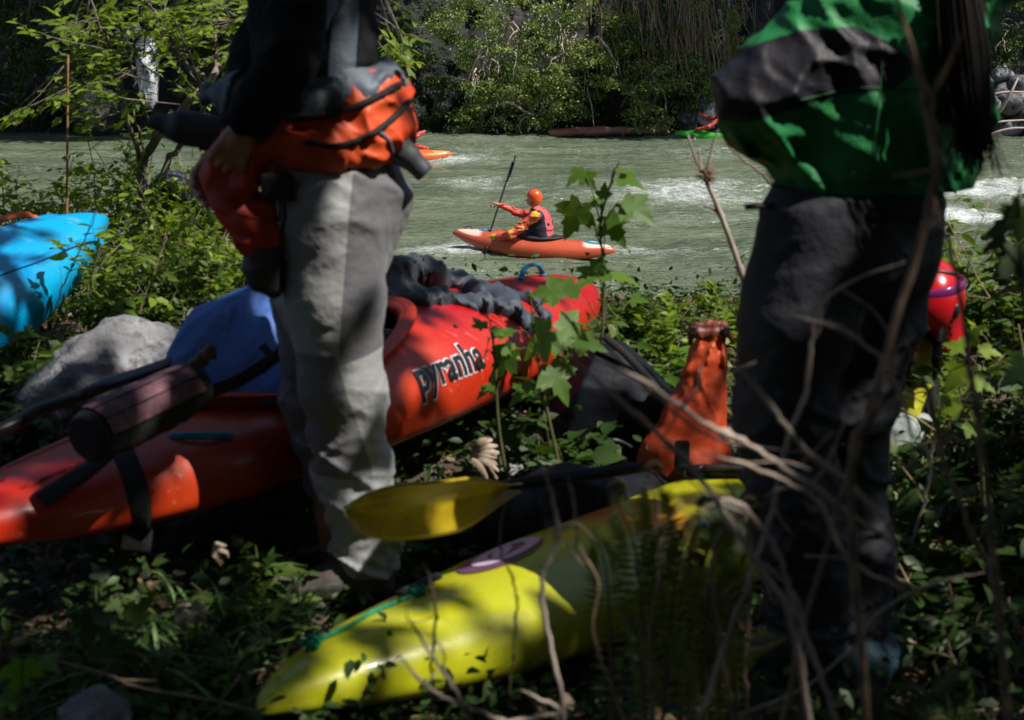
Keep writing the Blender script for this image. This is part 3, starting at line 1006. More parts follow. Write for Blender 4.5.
# ------------------------------------------------------------------ far bushes and trees: limbs + clumps of leaf-sized faces
def far_tree(name, label, cat, px, py, d, rx, ry, rz, n, lm, seed, limbs=7, drape=.0, trunk=True, lsz=.13, group=None, dens=.23, base=None, pale=False):
    rg = np.random.default_rng(seed)
    c = P(px, py, d)
    b = np.array(base, float) if base is not None else A(c[0] + rg.normal() * .5, c[1] + ry * .6, c[2] - rz * .9)
    o = root(name, label, cat, b, group)
    G = Geo()
    ends = []
    for i in range(limbs):
        e = c + rand_dirs(1, .3, rg)[0] * A(rx, ry, rz) * rg.uniform(.45, .95)
        mid = b * .45 + e * .55 + A(0, 0, .35 * rz) + rg.normal(size=3) * .2
        p = spline([b, b * .8 + mid * .2 + A(0, 0, .2), mid, e + A(0, 0, -drape)], 16) + rg.normal(size=(16, 3)) * .05
        G.add(*tube(p, np.linspace(.085, .02, 16), 5)); ends.append(p)
        for k in range(4):
            s = p[rg.integers(6, 15)]
            e2 = s + rand_dirs(1, .1, rg)[0] * rg.uniform(.5, 1.3) * rx * .3 + A(0, 0, -drape)
            p2 = spline([s, (s + e2) / 2 + A(0, 0, .12), e2], 7) + rg.normal(size=(7, 3)) * .025
            G.add(*tube(p2, np.linspace(.035, .012, 7), 4)); ends.append(p2)
    ctr = []
    allp = np.concatenate(ends)
    nc = max(int(n / 95), 10)
    k = rg.integers(0, len(allp), nc // 2)
    ctr = np.vstack([allp[k] + rg.normal(size=(len(k), 3)) * .25, c + rand_dirs(nc - len(k), .25, rg) * A(rx, ry, rz) * (rg.uniform(0, 1, (nc - len(k), 1)) ** .35)])
    if drape:
        ctr[:, 2] -= rg.uniform(0, drape, len(ctr))
    ctr = ctr[ctr[:, 2] > WATER_Z + .1]
    cs = rg.uniform(.4, 1.15, len(ctr))
    w = rg.integers(0, len(ctr), n)
    pos = ctr[w] + rg.normal(size=(n, 3)) * (dens * cs[w])[:, None] * A(1, 1, .55)
    pos = pos[pos[:, 2] > WATER_Z + .12]
    m = len(pos)
    V, F = leaf_geo(T_SMALL, pos, rand_dirs(m, -.3, rg), rand_dirs(m, .8, rg), lsz * rg.uniform(.6, 1.3, m))
    mk('crown' if trunk else 'foliage', V, F, lm, o)
    G.make('trunk' if trunk else 'branches', M['twig_grey'] if pale else M['bark'], o)
    return o
F_ = far_tree
F_('leafy_tree', 'sunlit green tree with pale crooked limbs hanging over the far water', 'tree', 560, 40, 47.6, 2.6, 1.3, 2.1, 11500, LM['olive'], 1, 9, .9, pale=True, lsz=.12)
F_('leafy_tree', 'sunlit olive tree leaning out left of the pale limbed one', 'tree', 480, 30, 47.6, 1.7, 1.1, 2.3, 6500, LM['olive'], 2, 7, .8, pale=True, lsz=.12)
F_('leafy_bush', 'drooping sunlit bush touching the water left of the reddish log', 'bush', 508, 98, 47.2, 1.9, .9, 1.15, 5500, LM['olive'], 3, 5, .3, False, lsz=.11, pale=True)
F_('leafy_bush', 'bright bushy clump at the right end of the reddish log', 'bush', 655, 90, 47.4, 1.3, .8, 1.4, 5500, LM['olive'], 4, 5, .3, False, lsz=.11)
F_('leafy_tree', 'tall fresh green tree above the reddish log', 'tree', 640, 28, 48.2, 1.5, 1.1, 2.0, 6000, LM['mid'], 5, 6, .5, lsz=.12)
F_('leafy_bush', 'low green bush just left of the whitish cracked boulder', 'bush', 694, 84, 48.0, .9, .6, .9, 3800, LM['olive'], 6, 4, .1, False, lsz=.11)
F_('leafy_bush', 'bush with sparse leaves above the whitish cracked boulder', 'bush', 735, 50, 48.6, 1.0, .6, 1.6, 2600, LM['olive'], 7, 5, .3, False, lsz=.1)
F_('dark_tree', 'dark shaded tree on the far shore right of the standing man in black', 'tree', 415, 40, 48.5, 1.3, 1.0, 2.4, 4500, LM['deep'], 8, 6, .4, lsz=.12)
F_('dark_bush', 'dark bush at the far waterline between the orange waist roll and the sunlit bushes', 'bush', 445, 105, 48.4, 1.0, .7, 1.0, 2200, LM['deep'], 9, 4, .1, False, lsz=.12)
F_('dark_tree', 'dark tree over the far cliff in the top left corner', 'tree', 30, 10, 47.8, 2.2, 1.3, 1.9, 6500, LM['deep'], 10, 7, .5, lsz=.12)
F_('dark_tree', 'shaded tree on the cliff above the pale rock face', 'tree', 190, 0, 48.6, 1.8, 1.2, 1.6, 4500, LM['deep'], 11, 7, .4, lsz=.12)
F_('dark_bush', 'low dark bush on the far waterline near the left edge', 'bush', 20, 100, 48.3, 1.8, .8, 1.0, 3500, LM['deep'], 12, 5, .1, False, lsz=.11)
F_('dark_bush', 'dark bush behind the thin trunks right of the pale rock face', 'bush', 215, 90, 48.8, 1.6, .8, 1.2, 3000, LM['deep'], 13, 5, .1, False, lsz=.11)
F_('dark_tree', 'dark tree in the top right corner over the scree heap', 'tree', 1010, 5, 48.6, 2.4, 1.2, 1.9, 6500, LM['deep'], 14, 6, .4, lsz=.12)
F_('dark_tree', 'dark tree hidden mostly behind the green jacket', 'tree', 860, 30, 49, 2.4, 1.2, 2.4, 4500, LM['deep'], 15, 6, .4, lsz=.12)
F_('leafy_bush', 'olive brown bush clinging to the cliff under the hanging dry grass', 'bush', 680, 55, 48.0, 1.3, .6, 1.2, 4200, LM['olive'], 16, 6, .5, False, lsz=.1)
F_('leafy_tree', 'thin olive tree on the cliff just left of the green jacket', 'tree', 712, 15, 48.2, 1.1, .8, 1.6, 3600, LM['olive'], 17, 7, .5, lsz=.1, pale=True)
# unseen trees added over the cliff to shade its left part (crowns above the frame)
for i, (x, y, z, rx, rz) in enumerate([(-13, 50, 10, 6, 4), (-5.5, 45, 10.5, 4.5, 4.2), (-1.2, 45.5, 11.5, 3.6, 3.6), (6, 52, 13.5, 5, 4.5), (14, 50, 11, 5, 5), (-20, 47, 11, 6, 5), (22, 49, 12, 6, 5), (-9, 44.5, 9, 4.5, 3.2), (12.5, 45.5, 10.5, 3.6, 3.2)]):
    c = A(x, y, z)
    rg = np.random.default_rng(200 + i)
    o = root('shade_tree', ['broad', 'leaning', 'slender', 'high', 'dark', 'outermost upstream', 'outermost downstream', 'overhanging', 'narrow'][i] + ' unseen tree added over the far cliff to shade it', 'tree', (x, 56, 6), 'unseen trees added to shade the far bank')
    n = 7000
    pos = c + rand_dirs(n, 0, rg) * A(rx, 3.2, rz) * (rg.uniform(0, 1, (n, 1)) ** .4) + .4 * rg.normal(size=(n, 3))
    for tg_ in (P(148, 60, 48.4), P(148, 95, 48.4), P(95, 110, 47.6)):      # crown leaves left out so the sun reaches the pale rock face
        v = pos - tg_; pos = pos[np.linalg.norm(v - (v @ SUN)[:, None] * SUN, axis=1) > .75]
    n = len(pos)
    V, F = leaf_geo(T_SMALL, pos, rand_dirs(n, 0, rg), rand_dirs(n, 1, rg), rg.uniform(.25, .5, n))
    mk('crown', V, F, LM['deep'], o)
    V, F = tube(spline([A(x, 56, 5.5), A(x, 54, z - 1), A(x, y, z + rz * .6)], 14), np.linspace(.3, .06, 14), 7)
    mk('trunk', V, F, M['bark'], o)
# dry hanging grass and roots
rg = np.random.default_rng(77)
G = Geo()
for i in range(420):
    px, py = rg.normal(672, 34), rg.uniform(-25, 50)
    s = P(px, py, 48.0 + rg.uniform(-.5, .7)); l = rg.uniform(.4, 1.3)
    sx = rg.normal() * .25 + .12
    t = np.linspace(0, 1, 5)[:, None]
    p = s + A(sx, -.25, -.2) * l * t + A(0, -.1, -1.0) * l * t ** 2
    w = A(.011, 0, .004)
    G.add(np.concatenate([p - w, p + w]), np.array([(k, k + 1, 5 + k + 1, 5 + k) for k in range(4)]))
dg_ = G.make('hanging_dry_grass', LM['dry'], org=P(668, 30, 48.2)); dg_['kind'] = 'stuff'
tag(dg_, 'brown dry grass and roots hanging down the far cliff', 'dry grass')
# ------------------------------------------------------------------ boat materials
black_rub = pm('black_rubber', (.012, .012, .014), .45, (.02, .02, .022), 40, bump=(90, .2, .002))
black_web = pm('black_webbing', (.008, .008, .009), .9, (.02, .02, .022), 120, bump=(300, .6, .002))
seat_foam = pm('grey_foam', (.05, .05, .055), .8)
blue_plastic = pm('blue_plastic', (.01, .25, .42), .35)
green_rope = pm('green_rope', (.0, .16, .08), .8, (.0, .28, .14), 60, bump=(200, .6, .003))
white_ink = pm('white_lettering', (.62, .6, .66), .5)
black_ink = pm('black_lettering', (.008, .008, .01), .4)

RED_RAMP = [(0.0, (.52, .07, .006)), (.45, (.50, .042, .006)), (.62, (.46, .016, .006)), (.8, (.40, .007, .012)), (1, (.40, .007, .03))]
m_red = attr_mat('red_orange_plastic', RED_RAMP, .36, .12)

def tint_red(p):
    return np.clip(.50 + .9 * (p[:, 2] - .2) + .25 * fbm(p * A(1.5, 3, 3) + 4, 3, 5) + .22 * smooth(-.1, .55, p[:, 0] * -1) + .25 * smooth(.5, 1.3, p[:, 0]), 0, 1)

# the red kayak: bow at the left edge, stern at the right, lying on the bank
kr = Kayak(P(600, 330, 5.3), P(-95, 614, 2.85), (-.02, -.02, 1), 2.86, .60, .335, rocker=.13, cock=(.22, .42, .2), peak=.02, ends=3.0, bowlow=.24)
red = kr.build('kayak', 'red and orange kayak with black lettering, lying behind the grey trousers', 'kayaks lying on the bank', m_red, pm('rim_red', (.42, .03, .006), .4), tint_red, seat_foam)
_hp = []
for _a in np.linspace(174, 228, 9):
    _dv = unit(P(_a, 436, 3) - EYE); _h, *_ = kr.bvh.ray_cast(Vector(EYE), Vector(_dv))
    if _h is not None: _hp.append(np.array(_h) - _dv * .016 * (1 - abs((_a - 201) / 27) ** 4) - _dv * .004)
G = Geo().add(*tube(np.array(_hp), 1, 8, flat=(.0045, .010), up=(0, 0, 1)))
for _e in (_hp[0], _hp[-1]): G.add(*sphere(_e, (.014, .009, .011), 10, 6))
G.make('grab_handle', blue_plastic, red)
kr.handle(-.98, .02, .15, .05, blue_plastic, lift=.04, rad=.009)
for x_, y_ in ((.72, .17), (.72, -.17), (-.28, .2), (-.28, -.2), (-1.05, .05), (1.2, .0)):
    V, F = sphere(kr.onDeck(x_, y_, .002), (.009, .009, .006), 10, 6); mk('bolt', V, F, black_rub, red)
# moulded ridges along the foredeck
for sy in (-1, 1):
    xs = np.linspace(.62, 1.2, 20)
    ys = sy * (.085 - .03 * (xs - .6))
    V, F = tube(kr.onDeck(xs, ys, .001), .008 * np.sin(np.linspace(.1, 3.04, 20)) ** .5, 8, flat=(1.6, .7), up=kr.ez)
    mk('deck_ridge', V, F, m_red, red, attr={'tint': np.full(len(V), .75)})
_dv = unit(P(450, 366, 3) - EYE); _hit, _nn, *_ = kr.bvh.ray_cast(Vector(EYE), Vector(_dv)); _nn = unit(np.array(_nn)); _nn = -_nn if np.dot(_nn, _dv) > 0 else _nn
_ud = unit(kr.ex * -1 - _nn * np.dot(-kr.ex, _nn)); _vd = np.cross(_nn, _ud); _vd = _vd if _vd[2] > 0 else -_vd
text_on(kr.bvh, 'pyranha', np.array(_hit), _ud, _vd, _nn, .105, red, black_ink, white_ink, width=.31)

# the yellow-green kayak: bow near, running away to the right
YEL = [(0, (.30, .31, .006)), (.45, (.42, .43, .012)), (.62, (.48, .38, .012)), (.8, (.62, .20, .008)), (1, (.62, .12, .008))]
m_yel = attr_mat('yellow_green_plastic', YEL, .3, .2)
def tint_yel(p):
    n = fbm(p * A(4, 5, 5) + 2, 3, 15)
    return np.clip(.28 + .12 * n + .75 * np.exp(-((p[:, 0] - .26) / .13) ** 2) * smooth(.16, .3, p[:, 2] + .09 * n) + .2 * smooth(.12, .3, p[:, 2]), 0, 1)
ky = Kayak(P(930, 470, 4.62), P(240, 794, 2.42), (-.12, .16, 1), 2.80, .52, .255, rocker=.13, cock=(-.55, .36, .19), peak=.01, ends=2.7)
yel = ky.build('kayak', 'yellow-green kayak with a green bow rope and an orange patch, nearest of the boats', 'kayaks lying on the bank', m_yel, black_rub, tint_yel, seat_foam)
# bow rope: knots, cord, dark sleeve
xs = np.linspace(1.235, .93, 24)
V, F = tube(ky.onDeck(xs, .0 * xs - .01 + .006 * np.sin(xs * 40), .006), .0045, 6)
mk('bow_rope', V, F, green_rope, yel)
for x_ in (1.235, .945):
    G = Geo()
    for k in range(7):
        a = k * 2.4
        c = ky.onDeck(x_ + .012 * math.cos(a), -.01 + .014 * math.sin(a), .01 + .004 * (k % 3))
        d_ = rand_dirs(1)[0] * .012
        G.add(*tube([c - d_, c, c + d_], .006, 6))
    G.make('rope_knot', green_rope, yel)
xs = np.linspace(.98, .86, 10)
V, F = tube(ky.onDeck(xs, -.02 + .0 * xs, .016), .012, 8, flat=(1.2, .7), up=ky.ez)
mk('grab_sleeve', V, F, black_web, yel)
# oval pale-and-plum emblem on the foredeck
def deck_patch(k, cx, cy, a, b, rot, mat, name, parent, off, inner=0.0, ang=(0, 2 * math.pi), nr=7, nt_=48):
    t = np.linspace(ang[0], ang[1], nt_); r = np.linspace(inner, 1, nr)
    Rr, Tt = np.meshgrid(r, t, indexing='ij')
    x = Rr * a * np.cos(Tt); y = Rr * b * np.sin(Tt)
    X = cx + x * math.cos(rot) - y * math.sin(rot); Y = cy + x * math.sin(rot) + y * math.cos(rot)
    V = k.onDeck(X.ravel(), Y.ravel(), off)
    return mk(name, V, grid(nt_, nr), mat, parent)
plum = pm('plum_print', (.12, .05, .10), .4); lilac = pm('lilac_print', (.52, .42, .55), .4)
deck_patch(ky, .66, -.015, .14, .07, .1, plum, 'emblem', yel, .003)
deck_patch(ky, .64, -.015, .118, .052, .1, lilac, 'emblem_ring', yel, .005, inner=.55)
deck_patch(ky, .65, -.02, .05, .02, .4, lilac, 'emblem_ring', yel, .005)
for x_, y_ in ((.12, -.235), (.16, .2)):
    V, F = sphere(ky.onDeck(x_, y_, .003), .011, 12, 8)
    mk('blue_bolt', V, F, blue_plastic, yel)
ky.handle(-1.0, 0, .13, 0, black_web, lift=.03)

# the bright blue kayak at the left edge
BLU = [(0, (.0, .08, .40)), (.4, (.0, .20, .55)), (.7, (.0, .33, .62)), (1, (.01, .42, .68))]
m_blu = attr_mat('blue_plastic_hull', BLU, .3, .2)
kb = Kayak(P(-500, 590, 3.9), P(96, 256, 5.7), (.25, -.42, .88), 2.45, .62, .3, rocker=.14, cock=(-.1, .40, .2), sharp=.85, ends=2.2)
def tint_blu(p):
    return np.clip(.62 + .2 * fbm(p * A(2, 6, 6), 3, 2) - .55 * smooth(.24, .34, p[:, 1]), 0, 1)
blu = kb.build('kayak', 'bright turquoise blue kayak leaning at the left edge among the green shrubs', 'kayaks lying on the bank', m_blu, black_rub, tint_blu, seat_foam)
kb.handle(.86, .16, .2, -.45, pm('orange_red_strap', (.55, .09, .03), .6), lift=.035, rad=.012)
for sy in (-.12, .12):
    xs = np.linspace(.5, 1.12, 20)
    V, F = tube(kb.onDeck(xs, sy * (1 - .4 * (xs - .5)), .0), .009, 8, flat=(1.8, .6), up=kb.ez)
    mk('deck_ridge', V, F, m_blu, blu, attr={'tint': np.full(len(V), .5)})

# ------------------------------------------------------------------ gear on and by the kayaks
maroon = pm('maroon_cloth', (.13, .055, .075), .8, (.19, .09, .11), 60, bump=(160, .5, .002))
b0, b1 = P(97, 434, 2.96), P(190, 390, 3.2)
ax = unit(b1 - b0); upv = unit(A(0, -.25, 1) - ax * np.dot(ax, (0, -.25, 1))); sdv = np.cross(ax, upv)
r_ = root('padded_roll', 'black padded roll with a maroon top panel strapped over the red kayak', 'padded roll', (b0 + b1) / 2 - A(0, 0, .06))
dz = folds(31, .003, ax, 22)
V, F = nets([cap(b0, b1 + ax * .0, .060, .054), rbox((b0 + b1) / 2, (.12, .05, .046), .03, np.stack([ax, sdv, upv], 1))], .005, .02, disp=dz, cuts=[(b0 - ax * .035, -ax), (b1 + ax * .04, ax)])
mk('roll_body', V, F, black_web, r_)
R3 = np.stack([ax, sdv, upv], 1)
# panel bent over the top of the roll
u_ = np.linspace(-.01, np.linalg.norm(b1 - b0) - .01, 20); a_ = np.linspace(math.radians(18), math.radians(118), 14)
Uu, Aa = np.meshgrid(u_, a_, indexing='ij')
rad = .067 + .0015 * np.sin(Uu * 40)
V = b0 + Uu.reshape(-1, 1) * ax + (rad * np.cos(Aa)).reshape(-1, 1) * (sdv if sdv[1] < 0 else -sdv) + (rad * np.sin(Aa)).reshape(-1, 1) * upv
mk('maroon_panel', V, grid(14, 20), maroon, r_)
for aa in (.33, .66):
    a = math.radians(18 + 100 * aa)
    pts = b0 + u_[:, None] * ax + .0685 * math.cos(a) * (sdv if sdv[1] < 0 else -sdv) + .0685 * math.sin(a) * upv
    V, F = tube(pts, .0016, 6); mk('piping', V, F, black_web, r_)
def on_kayak(k, pts, off, nd_):
    out = []
    for p in pts:
        hit, *_ = k.bvh.ray_cast(Vector(p - nd_ * .5), Vector(nd_))
        out.append(np.array(hit) - nd_ * off if hit is not None else p)
    return np.array(out)
view = lambda px, py: unit(P(px, py, 3) - EYE)
def strap_px(pix, k, w, th, mat, name, parent, d0=3.0, off=.006):
    pts = []
    for (a, b) in spline(pix, 18):
        dv = view(a, b)
        hit, *_ = k.bvh.ray_cast(Vector(EYE), Vector(dv))
        pts.append(np.array(hit) - dv * off if hit is not None else EYE + dv * (np.linalg.norm(pts[-1] - EYE) if pts else d0))
    pts = np.array(pts)
    return strap(pts, w, th, mat, name, parent, up=(0, -.75, .6))
strap_px([(118, 455), (128, 480), (134, 505), (136, 530), (134, 552)], kr, .078, .006, black_web, 'hanging_strap', r_)
strap_px([(108, 452), (85, 470), (62, 486), (42, 500)], kr, .045, .006, black_web, 'strap_end', r_)

# black tube lying behind the red kayak
pts = spline([P(-40, 452, 3.05), P(8, 436, 3.1), P(40, 418, 3.18), P(70, 408, 3.25), P(110, 392, 3.35), P(150, 378, 3.5), P(196, 362, 3.65), P(250, 348, 3.8)], 60)
pts[:, 2] += .02
sh = Geo().add(*tube(pts, .0165, 12)).make('paddle_shaft', pm('black_shaft', (.012, .012, .014), .32, (.03, .03, .032), 30), org=pts[30])
tag(sh, 'black bent paddle shaft lying between the red kayak and the grey boulder', 'paddle shaft')

# blue fabric bag in the cockpit
bluef = pm('blue_fabric', (.06, .14, .42), .7, (.08, .18, .50), 6, bump=[(30, .5, .01), (220, .3, .001)])
c0 = P(240, 352, 3.72)
br = root('gear_bag', 'blue fabric gear bag propped up in the cockpit of the red kayak', 'bag', c0 - A(0, 0, .16))
q = lambda a, b, d: P(a, b, d - .16)
_rows = []
for t_ in np.linspace(0, 1, 8):          # a soft slab leaning back: rows from the top edge down to the rim
    l_, r_2 = (1 - t_) * A(203, 316) + t_ * A(176, 398), (1 - t_) * A(275, 286) + t_ * A(318, 396)
    _rows.append(cap(q(l_[0], l_[1], 3.86 - .16 * t_), q(r_2[0], r_2[1], 3.92 - .18 * t_), .026 + .014 * math.sin(t_ * 3.1)))
V, F = nets(_rows, .007, .035, disp=folds(12, .014, (1, 0, -.8), 9, .4))
mk('bag_body', V, F, bluef, br)
strap([q(176, 398, 3.5), q(205, 393, 3.5), q(235, 382, 3.52), q(262, 366, 3.56), q(285, 350, 3.6)], .032, .006, pm('brown_webbing', (.035, .018, .015), .85), 'carry_strap', br, up=(0, -1, .3))
G = Geo()
for k, (a, b) in enumerate([(190, 366), (198, 358), (206, 352), (196, 376)]):
    V, F = tube(spline([q(a - 4, b + 12, 3.52), q(a + 1, b + 2, 3.49), q(a + 5, b - 4, 3.5), q(a + 8, b + 5, 3.53)], 9), [.010, .013, .014, .014, .013, .012, .011, .01, .008], 7)
    G.add(V, F)
G.make('strap_bundle', pm('tan_webbing', (.10, .07, .06), .8, (.16, .12, .1), 30), br)
strap([q(262, 345, 3.62), q(268, 355, 3.6), q(262, 372, 3.58)], .02, .006, black_web, 'side_strap', br, up=(0, -1, .3))

# navy jacket thrown over the stern deck
navy = pm('navy_cloth', (.014, .02, .034), .62, (.03, .042, .065), 5, bump=[(25, .5, .01), (200, .3, .001)], sheen=.2)
def dk(px, py, r=.0):
    dv = view(px, py); hit, *_ = kr.bvh.ray_cast(Vector(EYE), Vector(dv))
    return np.array(hit) - dv * r if hit is not None else None
cl = []
for chain_, rr in (([(386, 300), (400, 275), (430, 272), (455, 284), (480, 293), (505, 300)], .035), ([(400, 290), (440, 300), (478, 305), (510, 310), (532, 326), (540, 338)], .028), ([(384, 285), (395, 268), (420, 265)], .03), ([(390, 305), (410, 300), (425, 303)], .035), ([(500, 292), (530, 300), (545, 318)], .02)):
    pp = []
    for a, b in chain_:
        h_ = dk(a, b, .012)
        pp.append(h_ if h_ is not None else P(a, b, 4.35 + (a - 380) * .0052))
    cl += chain(pp, [rr] * len(pp))
V, F = nets(cl, .007, .045, disp=folds(77, .012, (1, .6, .2), 16, .5))
jk = mk('jacket', V, F, navy, org=P(450, 300, 4.6))
tag(jk, 'dark navy jacket crumpled over the rear deck of the red kayak', 'jacket')

# black angular seat pad / bag between the kayaks
blk = pm('black_coated_fabric', (.008, .009, .014), .55, (.011, .012, .019), 4, bump=[(18, .5, .012), (160, .25, .001)], spec=.12)
o_ = root('dry_bag', 'black coated bag with a pointed top, left of the orange dry bag', 'dry bag', P(610, 470, 3.95))
V, F = nets([rbox(P(608, 440, 4.16), (.21, .13, .29), .05)], .007, .02, disp=folds(5, .005, (.7, 0, .7), 5, .6),
            cuts=[(P(603, 334, 4.12), (-.84, -.1, .5)), (P(603, 334, 4.12), (.70, -.1, .70)), (P(612, 400, 4.02), (.15, -.86, .5)), (P(585, 440, 4.0), (-.5, -.85, .1)), (P(612, 520, 4.0), (0, 0, -1))])
mk('bag_body', V, F, blk, o_)
strap([P(604, 336, 4.07), P(625, 354, 4.07), P(648, 378, 4.07), P(668, 402, 4.07)], .022, .008, black_web, 'closing_strip', o_, up=(0, -1, .2))
strap([P(585, 455, 3.99), P(612, 440, 3.96), P(640, 452, 3.99)], .012, .012, black_rub, 'handle', o_, up=(0, -1, .2))
# black float bag on the ground between the boats
V, F = nets([cap(P(500, 515, 3.45), P(640, 500, 3.75), .075, .09), ell(P(570, 500, 3.6), (.16, .12, .09))], .01, .05, disp=folds(6, .01, (1, 0, 0), 8))
tag(mk('float_bag', V, F, blk, org=P(570, 520, 3.6)), 'flat black bag in deep shade on the ground between the red and the yellow-green kayak', 'bag')

# orange dry bag with a rolled top
org_ = pm('orange_vinyl', (.38, 0.042, 0.008), .5, (.46, .06, 0.012), 5, bump=[(14, .5, 0.014), (200, .2, 0.001)])
o_ = root('dry_bag', 'orange roll-top dry bag with a black patch beside the dark trousers', 'dry bag', P(690, 500, 3.95))
V, F = nets([cap(P(709, 338, 3.95), P(706, 356, 3.95), .040, .050), cap(P(706, 356, 3.95), P(692, 468, 3.95), .046, .115), cap(P(689, 468, 3.95), P(688, 525, 3.95), .128, .12), cap(P(668, 455, 3.93), P(664, 510, 3.93), .085, .09), cap(P(700, 372, 3.93), P(672, 440, 3.93), .04, .06)],
            0.007, 0.015, disp=(lambda f1, f2: (lambda p: f1(p) + f2(p) * smooth(P(0, 450, 3.95)[2], P(0, 350, 3.95)[2], p[:, 2])))(folds(9, 0.006, (.5, 0, 1), 6, 1.4), folds(19, .012, (1, 0, .15), 26, .5)), cuts=[(P(686, 528, 3.95), (0, 0, -1)), (P(700, 400, 3.86), (.05, -1, .22))])
mk('bag_body', V, F, org_, o_)
V, F = nets([rbox(P(709, 333, 3.93), (.062, .018, .013), .008), rbox(P(709, 326, 3.935), (.055, .014, .012), .008), cap(P(691, 336, 3.93), P(690, 342, 3.93), .008), cap(P(727, 333, 3.93), P(732, 340, 3.93), .008)], .004, .008, disp=folds(3, .004, (1, 0, 0), 24))
mk('rolled_top', V, F, pm('brownish_red_roll', (.16, 0.041, 0.023), .5), o_)
for s_ in (-1, 1):
    c = P(709 + s_ * 17, 330, 3.92)
    V, F = nets([rbox(c + A(0, -.012, 0), (.011, .004, .014), .003)], .003, 0); mk('buckle', V, F, black_rub, o_)
c = P(682, 455, 3.80)
V, F = nets([rbox(c, (0.021, 0.012, 0.042), 0.009)], 0.004, 0); mk('black_patch', V, F, black_web, o_)

# yellow paddle: blade in front of the trousers, shaft running back into the shade
ylw = pm('yellow_blade', (.36, .25, .01), .4, (.44, .32, .014), 9, bump=[(40, .2, .003)], col3=(.26, .17, .01), scale3=14)
pb = root('paddle', 'paddle with a yellow blade, resting between the grey trousers and the yellow-green kayak', 'paddle', P(430, 505, 2.95))
Nn = 40; t = np.linspace(0, 1, Nn); v = np.linspace(-1, 1, 15)
tip, neck = P(343, 508, 2.80), P(517, 484, 3.12)
axb = unit(neck - tip); upb = unit(A(.12, -.22, 1) - axb * np.dot(axb, (.12, -.22, 1))); nb = np.cross(axb, upb)
Lb = np.linalg.norm(neck - tip)
w = .070 * (np.clip(1 - (1 - t / .32).clip(0) ** 2.2, 0, 1)) ** .5 * (1 - smooth(.55, 1.02, t) * .84)
T_, V_ = np.meshgrid(t, v, indexing='ij'); W_ = w[:, None] * np.ones_like(V_)
mid = tip + T_[..., None] * Lb * axb
cam_ = .03 * np.sin(T_ * math.pi) + .018 * V_ ** 2 - .012 * np.exp(-(V_ / .14) ** 2) * smooth(.15, .6, T_)
S0 = mid + (V_ * W_ * np.where(V_ > 0, .92, 1.05))[..., None] * upb + cam_[..., None] * nb
th = (.004 + .012 * np.exp(-(V_ / .16) ** 2) * T_) [..., None] * nb
Vt = np.concatenate([(S0 + th).reshape(-1, 3), (S0 - th).reshape(-1, 3)])
F1 = grid(15, Nn); n0 = Nn * 15
rim = []
idxr = [i * 15 for i in range(Nn)] + [(Nn - 1) * 15 + j for j in range(1, 15)] + [i * 15 + 14 for i in range(Nn - 2, -1, -1)] + [j for j in range(13, 0, -1)]
for a, b in zip(idxr, idxr[1:] + idxr[:1]): rim.append((a, b, b + n0, a + n0))
mk('blade', Vt, [np.vstack([F1, F1[:, ::-1] + n0, np.array(rim)])], ylw, pb)
V, F = tube(spline([neck - axb * .16 , neck, neck + axb * .2, neck + axb * .42], 20), np.r_[np.linspace(.004, .0155, 8), np.full(12, .0155)], 12)
mk('shaft', V, F, M['twig_brown'] if False else pm('dark_shaft', (.004, .004, .005), .7, spec=.2), pb)

# red helmet and pale cloth at the stern of the yellow-green kayak
hred = pm('red_helmet_shell', (.48, .008, .012), .22, (.5, .012, .02), 6, coat=.5)
hc = P(925, 302, 4.1)
hr = root('helmet', 'glossy red kayak helmet with a plum band, just behind the dark trousers', 'helmet', hc - A(0, 0, .15))
V, F = nets([ell(hc + A(0, 0, .01), (.112, .135, .125)), cap(hc + A(-.03, 0, -.09), hc + A(.03, 0, -.09), .095)], .006, .03, cuts=[(hc + A(0, 0, -.135), (0, 0, -1))], minus=[ell(hc + A(0, 0, -.06), (.088, .112, .12))])
mk('shell', V, F, hred, hr)
plm = pm('plum_visor', (.16, .02, .12), .2, coat=.5)
a_ = np.linspace(-2.6, .35, 26)
V, F = tube(np.stack([hc[0] + .103 * np.cos(a_), hc[1] + .127 * np.sin(a_), hc[2] + .045 + .02 * np.cos(a_)], -1), 1, 8, flat=(.006, .016), up=(0, 0, 1))
mk('band', V, F, plm, hr)
V, F = tube(spline([hc + A(-.03, -.085, .105), hc + A(.03, -.085, .102), hc + A(.075, -.06, .082), hc + A(.10, -.01, .05)], 20), .006, 8)
mk('vent_strip', V, F, black_rub, hr)
V, F = nets([ell(hc + A(.055, -.112, -.005), (.012, .012, .024))], .004, 0); mk('ear_vent', V, F, black_rub, hr)

pale = pm('pale_grey_fabric', (.22, .27, .25), .7, (.34, .38, .35), 9, bump=[(20, .5, .01)])
salm = pm('salmon_fabric', (.62, .19, .11), .7, (.7, .26, .16), 9)
ct = root('spray_cloth', 'pale grey cloth with a salmon edge hanging at the stern behind the dark trousers', 'cloth', P(890, 520, 4.0))
V, F = nets([cap(P(902, 428, 4.0), P(890, 500, 3.95), .045, .012), cap(P(905, 440, 4.0), P(922, 425, 4.05), .03, .03), cap(P(888, 430, 4.0), P(884, 480, 3.95), .03, .02)], .006, .03, disp=folds(8, .008, (.9, 0, .3), 12))
mk('cloth_body', V, F, pale, ct)
V, F = nets(chain([P(880, 440, 3.93), P(882, 480, 3.9), P(884, 515, 3.88), P(883, 535, 3.88)], [.018, .024, .018, .006]), .005, .01, disp=folds(2, .003, (0, 0, 1), 20))
mk('salmon_edge', V, F, salm, ct)
_sb = P(905, 400, 4.24); _gz = float(gz(_sb[0], _sb[1]))
